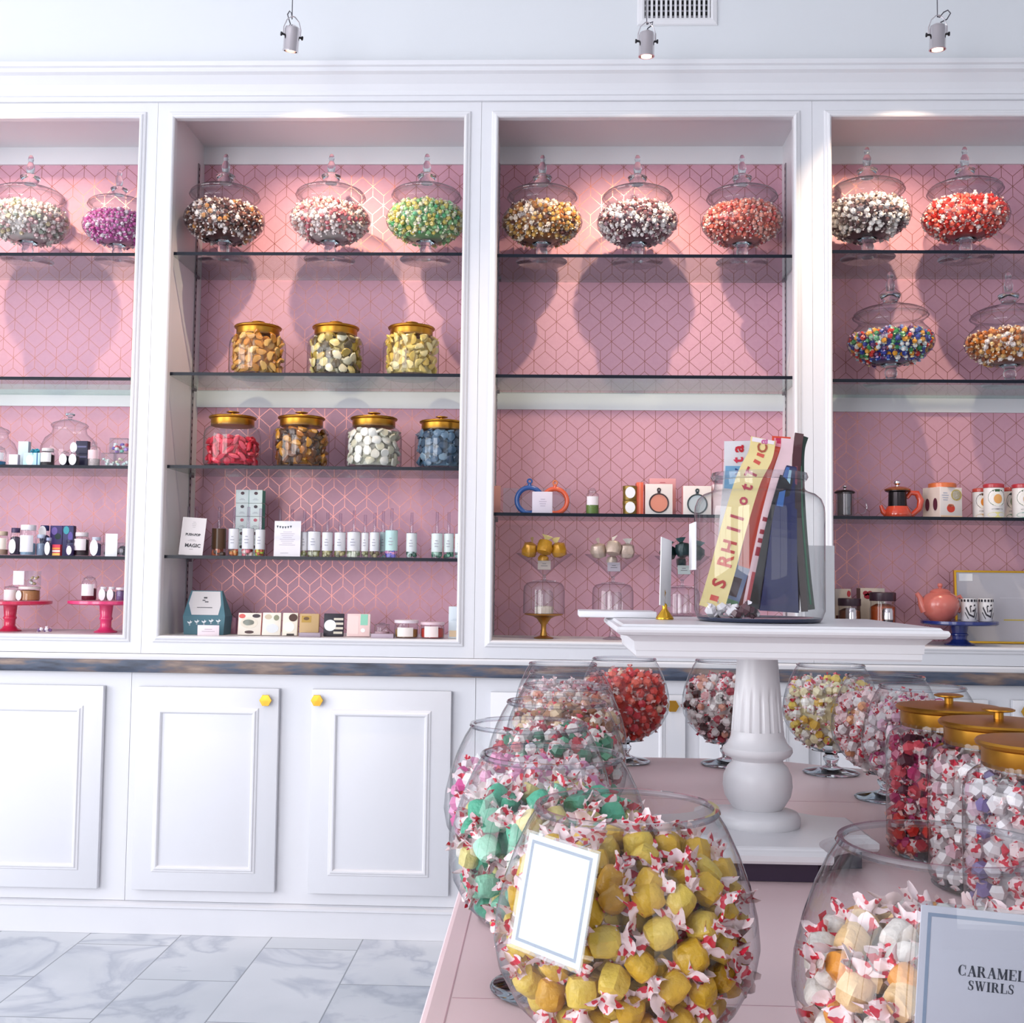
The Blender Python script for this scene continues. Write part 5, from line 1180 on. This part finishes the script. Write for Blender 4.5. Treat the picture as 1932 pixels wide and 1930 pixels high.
pack(gR, [('f04436', 'f4aaa4', 6), ('f76a54', 'f8ccc6', 4), ('e2303f', 'f0d0d0', 2), ('f4c8a8', 'f2e2da', 1)], .2, .015, 'heap of bright red taffies', 29)
pack(gP, [('f2e8e6', WR, 4), ('3a1c1c', WR, 2), ('e3a08a', WR, 2), (WR, RD, 2), ('b03a4a', WR, 1)], .195, .015, 'heap of white, salmon and dark brown taffies', 30)
pack(gY, [('f3e6b8', WR, 3), ('e8b83a', WR, 2), ('f4f0e8', WR, 3), ('f0d060', RD, 1), (WR, RD, 1)], .2, .015, 'heap of yellow and white taffies', 31)
pack(gN1, [('f2d0d2', WR, 3), ('f4ecec', WR, 3), ('e89a60', WR, 1), (WR, RD, 2)], .2, .015, 'heap of pink, white and orange taffies', 32)
pack(gN2, [('f4ecf0', WR, 4), ('e8b8d0', WR, 2), (WR, 'c03a7a', 2), ('d05a94', WR, 1)], .2, .015, 'heap of white and magenta taffies', 33)

# --- cards on the two front goblets
def card_from(name, label, c3, thick, group=None):
    """c3: the four corners TL, TR, BR, BL in space"""
    TL, TR, BR, BL = [Vector(c) for c in c3]; o0 = (TL+TR+BR+BL)/4
    xa = ((TR-TL)+(BR-BL)).normalized(); za = ((TL-BL)+(TR-BR)); za = (za-xa*za.dot(xa)).normalized(); ya = za.cross(xa)
    w = ((TR-TL).length+(BR-BL).length)/2; h = ((TL-BL).length+(TR-BR).length)/2
    M = Matrix((xa, ya, za)).transposed()
    t = thing(name, label, 'card', o0, rot=M.to_euler()); return t, w, h
def at_depth(px, py, d):
    r = ray(px, py); t = d/r.y; return CAM+r*t
SILV = mat('silver_ink', 'a6adc2', .45, .2)
def framed_card(t, w, h, border, bw, colr, ink=None):
    obj('paper', MB().rbox(-w/2, w/2, -.0006, .0006, -h/2, h/2, .0003), col(colr, .5), t)
    obj('acrylic_sleeve', MB().box(-w/2-.0025, w/2+.0025, -.0017, -.0009, -h/2-.0025, h/2+.0025), clr, t)
    a = border
    def frame(a, b): return [(-w/2+a, w/2-a, -h/2+a, -h/2+a+b), (-w/2+a, w/2-a, h/2-a-b, h/2-a), (-w/2+a, -w/2+a+b, -h/2+a+b, h/2-a-b), (w/2-a-b, w/2-a, -h/2+a+b, h/2-a-b)]
    mb = MB()
    for (x0, x1, z0, z1) in frame(a, bw): mb.box(x0, x1, -.00085, -.0006, z0, z1)
    obj('printed_border', mb, ink or SILV, t)
tA, w, h = card_from('name_card', 'blank white card with a silver border, tilted on the front yellow goblet', [at_depth(1010, 1574, .885), at_depth(1138, 1616, .845), at_depth(1085, 1826, .845), at_depth(954, 1776, .885)], .001)
framed_card(tA, w, h, .004, .0023, 'e9ebef', mat('slate_ink', '6d7690', .5))
obj('clip_wire', MB().tube([(-.004, .0015, h*.3), (.0, .012, h*.42), (.004, .03, h*.5)], .0008, 6), CHROME, tA)
# lettered card
cw, chh = .088, .094
cx, cz0 = hy(1866, 1722, -3.124)
tD = thing('name_card', 'lilac-white card lettered CARAMEL SWIRLS with a silver border', 'card', (cx, -3.1245, cz0-chh/2+.0005), rot=(-.03, .075, -.02))
framed_card(tD, cw, chh, .0042, .0021, 'e8dbe2')
# lettering with heavy stems and fine serifs
def stroke(mb, x0, y0, x1, y1, w, k):
    d = Vector((x1-x0, y1-y0)); L = d.length or 1; nx, ny = -d.y/L*w/2, d.x/L*w/2
    mb.prism([(k(x0+nx, y0+ny)), (k(x0-nx, y0-ny)), (k(x1-nx, y1-ny)), (k(x1+nx, y1+ny))], 'y', -.0009, -.00062)
def arc(mb, cx, cy, rx, ry, a0, a1, wt, wn, k, n=14):
    out = []; inn = []
    for i in range(n+1):
        a = math.radians(a0+(a1-a0)*i/n); c, s = math.cos(a), math.sin(a); w = wn+(wt-wn)*abs(c)**1.3
        out.append((cx+rx*c, cy+ry*s)); inn.append((cx+(rx-w)*c, cy+(ry-min(w, ry*.5)*.55)*s))
    for i in range(n): mb.prism([k(*out[i]), k(*out[i+1]), k(*inn[i+1]), k(*inn[i])], 'y', -.0009, -.00062)
def serif_word(word, cx, z, H, parent):
    T, F = .2, .045; adv = {'C': .78, 'A': .82, 'R': .84, 'M': 1.0, 'E': .74, 'L': .7, 'S': .62, 'W': 1.12, 'I': .42}; gap = .1
    tot = sum(adv[c] for c in word)+gap*(len(word)-1); x = -tot/2; mb = MB()
    for c in word:
        k = lambda u, v, x=x: (cx+(x+u)*H, z+v*H); a = adv[c]
        S = lambda *q: stroke(mb, *q, k)
        if c == 'C': arc(mb, .40, .5, .38, .5, 55, 305, T, F, k); S(.68, .62, .68, .98, F); S(.68, .02, .68, .3, F)
        elif c == 'A': S(.12, .02, .41, .98, F); S(.41, 1.0, .70, .02, T); S(.22, .34, .56, .34, F); S(.0, .02, .26, .02, F); S(.54, .02, .84, .02, F)
        elif c == 'R': S(.16, 0, .16, 1, T); S(0, .98, .42, .98, F); S(0, .02, .34, .02, F); arc(mb, .40, .75, .26, .25, 90, -90, T, F, k); S(.2, .5, .42, .5, F); S(.42, .5, .68, .04, T*.9); S(.62, .03, .84, .03, F)
        elif c == 'M': S(.13, 0, .13, 1, F); S(.16, 1, .5, .05, T); S(.5, .05, .82, .95, F); S(.84, 0, .84, 1, T); S(0, .02, .27, .02, F); S(0, .98, .2, .98, F); S(.72, .98, 1, .98, F); S(.7, .02, 1, .02, F)
        elif c == 'E': S(.16, 0, .16, 1, T); S(0, .98, .66, .98, F); S(0, .02, .68, .02, F); S(.2, .5, .48, .5, F); S(.66, 1, .66, .74, F); S(.68, 0, .68, .28, F); S(.48, .38, .48, .62, F)
        elif c == 'L': S(.16, 0, .16, 1, T); S(0, .98, .34, .98, F); S(0, .02, .66, .02, F); S(.66, 0, .66, .34, F)
        elif c == 'I': S(.21, 0, .21, 1, T); S(.02, .98, .4, .98, F); S(.02, .02, .4, .02, F)
        elif c == 'S': arc(mb, .31, .75, .25, .25, 40, 235, T*.8, F, k); arc(mb, .31, .25, .26, .25, 55, -140, T*.8, F, k); S(.16, .60, .48, .40, T*.8); S(.53, .68, .53, .96, F); S(.05, .04, .05, .34, F)
        elif c == 'W': S(.14, .98, .38, .03, T*.85); S(.38, .03, .58, .9, F); S(.52, .98, .78, .03, T*.85); S(.78, .03, 1.0, .97, F); S(0, .98, .3, .98, F); S(.42, .98, .68, .98, F); S(.86, .98, 1.12, .98, F)
        x += a+gap
    return obj('lettering', mb, col('2b2a38', .5), parent)
PXM = .712/2125
serif_word('CARAMEL', 0, chh/2-118*PXM, 19*PXM, tD); serif_word('SWIRLS', 0, chh/2-142*PXM, 17*PXM, tD)

# ================================================================ tall gold-lidded jars on the table
TJ = [(1792, -1.935, 'tall gold-lidded jar of magenta and plum taffies on the table, rear one of three', [('c02a6a', WR, 3), ('5a2236', WR, 2), ('e04a5a', WR, 2), (WR, 'c03a7a', 2)], [('e0342c', 'f3c0b8', 4), ('c02a3a', WR, 2)], 41),
      (1886, -2.14, 'tall gold-lidded jar of white and pink taffies on the table, middle one of three', [('f4ecee', WR, 5), (WR, RD, 3), ('e8c0cc', WR, 1)], None, 42),
      (1972, -2.347, 'tall gold-lidded jar of white taffies, cut off by the right edge', [('f4eef2', WR, 5), (WR, RD, 2), ('8a7ab0', WR, 1), ('e8c8d8', WR, 1)], None, 43)]
for (px, Y, lab, cols, low, seed) in TJ:
    x, _ = hy(px, 1500, Y); loc = (x, Y, ZTB+.0005)
    gold_jar(loc, lab, tall=.072, group='tall gold-lidded jars on the table')
    P_ = [(.086, .0), (.094, .012), (.098, .03), (.098, .175)]
    nm = lab.split(' of ')[1].split(' on ')[0].split(',')[0]
    fill_stuff('packed_taffy', f'heap of {nm} in the {["rear", "middle", "right-hand"][seed-41]} tall jar', 'candy', loc, P_, .013, .018, .178, .006, .0215, .0235, cols, seed, group='packed taffies')
    if low:
        pr = [(.086, .0), (.094, .012), (.098, .03), (.098, .06)]
        rnd = random.Random(9); mb = MB(); ms = [sweets_mat('e0342c'), sweets_mat('f3c0b8'), sweets_mat('c02a3a')]
        for p in shell(pr, .0075, .014, .062, .021, (PI*.9, PI*2.1), 2000, rnd): wrapped_small(mb, Matrix.Translation(p) @ rrot(rnd), .022, rnd.choice((0, 0, 2)), 1)
        obj('packed_taffy', mb, ms, None, loc, label='layer of bright red taffies at the bottom of the rear tall jar', cat='candy', kind='stuff', group='packed taffies', fix=False)

# ================================================================ white pedestal stand
PX, PY = .337, -1.976
ps = thing('pedestal_stand', 'white pedestal stand with a fluted column and a square moulded top', 'display stand', (PX, PY, ZTB+.0005))
def quat(e, l, n=9):
    """square outline with concave quarter-round corners: half extent e, lobe half width l"""
    r = e-l; pts = []
    for (sx_, sy_, a0) in ((1, -1, 180), (1, 1, 270), (-1, 1, 0), (-1, -1, 90)):
        cx_, cy_ = sx_*e, sy_*e
        for i in range(n):
            a = math.radians(a0-90*i/(n-1)); pts.append((cx_+r*math.cos(a), cy_+r*math.sin(a)))
    return pts
PF = .03
obj('plinth', tier([(quat(.170, .078), PF), (quat(.172, .080), PF+.004), (quat(.172, .080), PF+.012), (quat(.166, .074), PF+.016), (quat(.162, .070), PF+.018), (quat(.160, .068), PF+.02), (quat(.156, .064), PF+.022)], 0), WHITE2, ps)
obj('shadow_gap_block', tier([(quat(.150, .062), 0), (quat(.150, .062), PF)], 0), mat('plum_gap_shade', '33203c', .5), ps, label='dark plum block painting the shaded gap under the plinth')  # dark block added to paint the shade in the gap below the plinth
s = 1.86/FPX; z0 = PF+.022
def fl(a, z): return 1-.075*max(0, math.cos(16*a))**1.5 if .165 < z < .262 else 1
obj('column', MB().lathe([(0, z0-.001), (76*s, z0-.001), (78*s, z0+.004), (78*s, z0+.013), (73*s, z0+.02), (58*s, z0+.024), (45*s, z0+.026)], 48)
    .lathe([(44*s, z0+.025), (50*s, z0+.032), (60*s, z0+.046), (63.5*s, z0+.062), (62*s, z0+.078), (55*s, z0+.092), (47*s, z0+.099), (46*s, z0+.103), (50*s, z0+.106), (60*s, z0+.111), (64*s, z0+.117), (63*s, z0+.123), (56*s, z0+.128), (52*s, z0+.134), (49*s, z0+.141), (48*s, z0+.15)], 48)
    .lathe([(48*s, z0+.149)]+[((48-12.5*k/12)*s, z0+.149+.001+(.215-.001)/1*k/12*.62+(0)) for k in range(13)]+[(37*s, z0+.29), (42*s, z0+.3)], 128, ripple=fl), WHITE2, ps)
zt_, zb_ = 1.1407-ZTB-.0005, 1.090-ZTB-.0005
def rect(a, b): return [(-a, -b), (a, -b), (a, b), (-a, b)]
obj('top_slab', tier([(rect(.226, .188), zt_-.017), (rect(.236, .198), zt_-.0155), (rect(.240, .202), zt_-.0115), (rect(.241, .203), zt_-.008), (rect(.239, .201), zt_-.004), (rect(.233, .195), zt_-.003), (rect(.230, .192), zt_)], 0), WHITE2, ps)
obj('slab_apron', tier([(rect(.208, .170), zb_), (rect(.210, .172), zb_+.003), (rect(.210, .172), zb_+.011), (rect(.212, .174), zb_+.0115), (rect(.213, .175), zt_-.026), (rect(.219, .181), zt_-.020), (rect(.222, .184), zt_-.017)], 0), WHITE2, ps)
ZS = 1.1407+.0003
# big glass jar of candy ropes
jx, _ = hy(1432, 1100, -1.985); JY = -1.985
jr = thing('lolly_jar', 'large open glass jar of candy ropes on the white pedestal top', 'jar', (jx, JY, ZS))
obj('glass_body', MB().lathe([(.1, .006), (.1045, .018), (.1045, .175), (.1035, .186), (.099, .198), (.09, .206), (.08, .2095), (.074, .213), (.072, .219), (.072, .229)], 56), GT, jr)
obj('glass_base', MB().lathe([(0, .003), (.09, .003), (.099, .007), (.1, .005), (.097, .001), (.09, 0), (0, 0)], 56), mat('base_glass', '31406a', .08, coat=.6, trans=.6), jr, label='thick bluish glass base')
obj('rim', MB().lathe([(.0715, .228), (.0755, .2285), (.0785, .234), (.0765, .2405), (.0715, .241), (.070, .235), (.0715, .228)], 56), GTR, jr)
def rope(name, label, pts, w, th, c, prints=None, letters=(), seed=0, n=24):
    """flat wrapped candy rope; pts: (photo px, photo py, dy) in the jar"""
    P3 = []
    for (px, py, dy) in pts:
        Y = JY+dy; X, Z = hy(px, py, Y); P3.append(Vector((X, Y, Z)))
    def cr(t):
        k = min(int(t*(len(P3)-1)), len(P3)-2); u = t*(len(P3)-1)-k
        p0, p1, p2, p3 = P3[max(0, k-1)], P3[k], P3[k+1], P3[min(len(P3)-1, k+2)]
        return .5*((2*p1)+(p2-p0)*u+(2*p0-5*p1+4*p2-p3)*u*u+(3*p1-p0-3*p2+p3)*u**3)
    C_ = [cr(i/n) for i in range(n+1)]; base = P3[0].copy()
    def sect(mb, a0, a1, e, i0, i1, m=0):
        vs = []; fs = []
        for i in range(i0, i1+1):
            t = (C_[min(n, i+1)]-C_[max(0, i-1)]).normalized(); sd = t.cross(Vector((0, -1, 0))).normalized(); nn = sd.cross(t)
            if nn.y > 0: nn = -nn
            ww = w(i/n) if callable(w) else w
            for (u, v) in ((a0, -1), (a1, -1), (a1, 1), (a0, 1)):
                off = th/2*(1-.25*abs(u)) if v < 0 else 0
                q = C_[i]+sd*u*ww/2
                if e: q = q+nn*(th/2+e+(0 if v < 0 else .0004))
                else: q = q-nn*v*(-th/2 if False else th/2)
                vs.append(q-base)
        L = i1-i0
        for k in range(L):
            for j in range(4): fs.append((k*4+j, k*4+(j+1) % 4, (k+1)*4+(j+1) % 4, (k+1)*4+j))
        fs += [(0, 3, 2, 1), (L*4, L*4+1, L*4+2, L*4+3)]
        return mb.add(vs, fs, m)
    o = obj(name, sect(MB(), -1, 1, 0, 0, n), mat('rope_'+c, c, .28, var=.12, vscale=30, coat=.4), None, tuple(base), label=label, cat='candy rope', group='candy ropes in the big jar')
    for (t, ch, size, pc) in letters:
        i = int(t*n); tg = (C_[i+1]-C_[i-1]).normalized(); sd = tg.cross(Vector((0, -1, 0))).normalized(); nn = sd.cross(tg)
        if nn.y > 0: nn = -nn
        M = Matrix((tg, -nn, -sd if False else tg.cross(-nn)*-1)).transposed()
        up = nn.cross(tg) if False else tg.cross(nn)
        up = -up if up.x > 0 else up
        M = Matrix((tg, -nn, up)).transposed().to_4x4(); M.translation = C_[i]-base+nn*(th/2+.0006)
        mb = MB(); text_mb(mb, ch, size, 0, 0, -size*.34, M=M, bold=size*.028); obj('lettering', mb, mat('rope_'+pc, pc, .35), o)
    for k, (a0, a1, t0, t1, pc) in enumerate(prints or ()):
        obj('printed_mark', sect(MB(), a0, a1, .0003, int(t0*n), max(int(t0*n)+1, int(t1*n))), mat('rope_'+pc, pc, .35), o)
    return o
R_ = 'c8303a'
rnd = random.Random(5)
mk = [(-.9, .9, .66, .82, '7fb4dc'), (-.2, .1, .7, .78, '2a4a90'), (.2, .6, .74, .78, '2a3a80')]
rope('candy_rope', 'white and blue candy rope with pink print, leftmost in the big jar', [(1372, 1150, .03), (1376, 1060, .035), (1384, 960, .04), (1390, 890, .03), (1391, 832, .02)], .043, .003, 'ecebf2', mk, [(.87, 't', .026, 'd8405a'), (.94, 'a', .028, 'c8283a'), (.76, 'v', .024, '24408a')])
ym = [(-.9, .9, .93, .995, 'efe4ea'), (-.35, .3, .06, .095, 'd4564a'), (-.3, .25, .72, .75, 'd4564a'), (-.3, .3, .79, .82, 'd4564a')]
rope('candy_rope', 'pale yellow candy rope with red lettering, leaning across the big jar', [(1342, 1148, -.03), (1362, 1080, -.035), (1386, 990, -.03), (1412, 905, -.02), (1434, 860, -.015), (1440, 828, -.01)], .040, .003, 'f2dd9a', ym, [(.15, 'S', .030, 'b8352f'), (.25, 'R', .032, 'c8452f'), (.31, 'H', .030, 'b8352f'), (.38, 'I', .03, 'b03040'), (.43, 'I', .03, 'b03040'), (.50, 'o', .026, 'b8354a'), (.57, 't', .028, 'b8354a'), (.64, 'T', .026, 'b8354a'), (.87, 'C', .022, 'a85a40'), (.95, 'a', .02, 'c86a9a')], n=100)
rope('candy_rope', 'red-orange candy rope beside the pale yellow one', [(1392, 1150, .0), (1412, 1060, -.01), (1436, 960, -.008), (1458, 890, -.004), (1472, 850, .0), (1474, 824, .004)], .030, .003, 'e0492c', [(-.8, .8, .86, .99, 'e890a0'), (-.5, .5, .9, .92, 'c02a50'), (-.6, .4, .94, .96, 'c02a50')])
rope('candy_rope', 'pink and white candy rope with dark red print in the middle of the jar', [(1412, 1152, -.03), (1426, 1080, -.03), (1446, 985, -.026), (1468, 900, -.012), (1484, 850, -.004), (1486, 828, .0)], .021, .003, 'f2cfd6', [(-.7, .7, .28, .3, 'a02838'), (-.7, .7, .32, .34, 'a02838'), (-.7, .7, .36, .38, 'a02838'), (-.7, .7, .4, .42, 'a02838'), (-.6, .5, .06, .2, 'c05a60')], n=60)
rope('candy_rope', 'blue-grey candy rope with a dark round print low in the jar', [(1376, 1140, -.012), (1392, 1090, -.012), (1404, 1050, -.006), (1410, 1010, 0)], .028, .003, '7f90b8', [(-.5, .5, .15, .35, '4a2a30'), (-.9, .9, 0, .1, '6a9a70')])
rope('candy_rope', 'black candy rope with a yellow edge in the big jar', [(1432, 1150, -.045), (1444, 1080, -.045), (1462, 985, -.035), (1484, 900, -.014)], lambda t: .034-.012*t, .003, '100b14', [(.55, .95, .02, .6, 'd8a82c')])
rope('candy_rope', 'wide navy candy rope in the big jar', [(1470, 1154, -.05), (1474, 1080, -.05), (1480, 985, -.036), (1488, 915, -.016), (1493, 880, -.01)], lambda t: .062-.046*t, .004, '0b1450', [(-.9, -.3, .62, .97, '3a66a8'), (-.3, .1, .78, .95, 'a8cfe0')])
rope('candy_rope', 'dark maroon candy rope with a frayed top, leaning upright', [(1500, 1152, -.03), (1500, 1080, -.03), (1501, 985, -.026), (1502, 900, -.012), (1504, 850, -.004), (1508, 818, .0)], .014, .004, '4a1a24', [(-.3, .2, .05, .7, '7a3a48')])
rope('candy_rope', 'dark green candy rope at the right side of the big jar', [(1530, 1150, -.02), (1522, 1080, -.022), (1514, 985, -.024), (1510, 900, -.01), (1511, 850, .0), (1518, 824, .006)], .012, .004, '173026', [(-.2, .3, .05, .7, '4a8a6a')])
rope('candy_rope', 'dark brown candy rope, rightmost foot in the big jar', [(1518, 1154, -.045), (1512, 1080, -.042), (1506, 985, -.034), (1505, 905, -.012), (1500, 850, .01), (1496, 838, .012)], .010, .004, '2a1218')
mb = MB(); rnd = random.Random(8)
for k in range(16):
    p = Vector((rnd.uniform(-.085, -.045) if k < 9 else rnd.uniform(-.05, .02), rnd.uniform(-.045, -.02), .012+.012*rnd.random())); wrapped_small(mb, Matrix.Translation(p) @ rrot(rnd), .02, 0 if k < 9 else 2, 1 if k % 3 else 2)
obj('crumpled_wrappers', mb, [sweets_mat('f1ecf2'), sweets_mat('e4dde6'), sweets_mat('5a2a38')], None, (jx, JY, ZS), label='crumpled white and maroon wrapper ends at the bottom of the big jar', cat='wrappers', kind='stuff', fix=False)
# card holder, cards and the flat tray beside the jar
hx, _ = hy(1254, 1160, -1.956)
chd = thing('card_holder', 'small brass card holder with a narrow blank card, left of the big jar', 'card holder', (hx, -1.956, ZS))
obj('brass_base', MB().lathe([(0, 0), (.0145, 0), (.015, .002), (.014, .004), (.009, .011), (.005, .016), (.004, .019), (.0045, .023), (.003, .026), (0, .027)], 28), GOLD2, chd)
obj('clip', MB().tube([(0, -.0016, .026), (-.001, -.002, .036), (.001, -.002, .044), (-.001, -.002, .05)], .0009, 6).tube([(0, .0016, .026), (.001, .002, .036), (0, .002, .046)], .0009, 6), GOLD2, chd)
obj('card', MB().box(-.0325, .0325, -.0008, .0008, .022, .134, M=Matrix.Rotation(math.radians(69), 4, 'Z') @ Matrix.Rotation(math.radians(4), 4, 'Y')), PAPER, chd)
x0, _ = hy(1092, 1160, -1.89); x1, _ = hy(1238, 1160, -1.89)
obj('flat_tray', MB().rbox(x0, x1, -1.905, -1.80, ZS, ZS+.011, .002), WHITE2, label='thin white board lying on the pedestal top, jutting over its left edge', cat='board')
xa, za = hy(1518, 1029, -1.855); xb, _ = hy(1574, 1029, -1.855)
obj('display_card', MB().box(xa, xb, -1.856, -1.8535, ZS, za), PAPER, label='plain white card standing behind the right side of the big jar', cat='card')
xl, zl = hy(1312, 990, -1.92); xr, zl2 = hy(1320, 1076, -1.92)
obj('side_label', MB().box(jx-.1075, jx-.1055, JY-.03, JY+.05, zl2, zl), PAPER, jr, loc=(-jx, -JY, -ZS), label='white label on its left side')
WL, WF, WD, SPOT, WORLD, EXPO = 195, 140, 26, 52, .6, -.12
# ================================================================ light
def area(name, loc, rot, sx, sy, e, col):
    l = bpy.data.lights.new(name, 'AREA'); l.shape = 'RECTANGLE'; l.size = sx; l.size_y = sy; l.energy = e; l.color = col
    o = bpy.data.objects.new(name, l); C.objects.link(o); o.location = loc; o.rotation_euler = rot; return o
area('daylight_window_left', (XL-.14, -3.4, 1.8), (0, -PI/2, 0), 2.9, 3.6, WL, (.96, .965, 1.0))
area('daylight_window_front', (-2.6, YF-.14, 1.8), (PI/2, 0, 0), 2.2, 2.9, WF, (.98, .97, 1.0))
area('daylight_window_door', (2.2, YF-.14, 1.72), (PI/2, 0, 0), 2.4, 2.75, WD, (1.0, .97, .97))
def spotlight(x, y, z, tx, ty, tz, e):
    l = bpy.data.lights.new('spotlight_beam', 'SPOT'); l.energy = e; l.spot_size = math.radians(90); l.spot_blend = .8; l.shadow_soft_size = .012; l.color = (1.0, .73, .50)
    o = bpy.data.objects.new('spotlight_beam', l); C.objects.link(o); o.location = (x, y, z)
    o.rotation_euler = (Vector((tx, ty, tz))-Vector((x, y, z))).to_track_quat('-Z', 'Y').to_euler()
for (x, y, z) in LP: spotlight(x, y+.012, z-.052, x, .3, z-.8, SPOT)
x, z = hy(-90, 74, -.35); spotlight(x, -.338, z-.05, x, .3, z-.8, SPOT*.8)
w = bpy.data.worlds.new('world'); sc.world = w; w.use_nodes = True
w.node_tree.nodes['Background'].inputs['Color'].default_value = (.9, .95, 1.0, 1); w.node_tree.nodes['Background'].inputs['Strength'].default_value = WORLD
sc.view_settings.view_transform = 'Standard'; sc.view_settings.look = 'None'; sc.view_settings.gamma = 1; sc.view_settings.exposure = EXPO
sc.view_settings.use_curve_mapping = False
cy = sc.cycles
cy.max_bounces = 12; cy.diffuse_bounces = 3; cy.glossy_bounces = 4; cy.transmission_bounces = 10; cy.transparent_max_bounces = 36
cy.caustics_reflective = False; cy.caustics_refractive = False; cy.sample_clamp_indirect = 4; cy.blur_glossy = .5
cy.use_adaptive_sampling = True; cy.adaptive_threshold = .03; cy.use_denoising = True
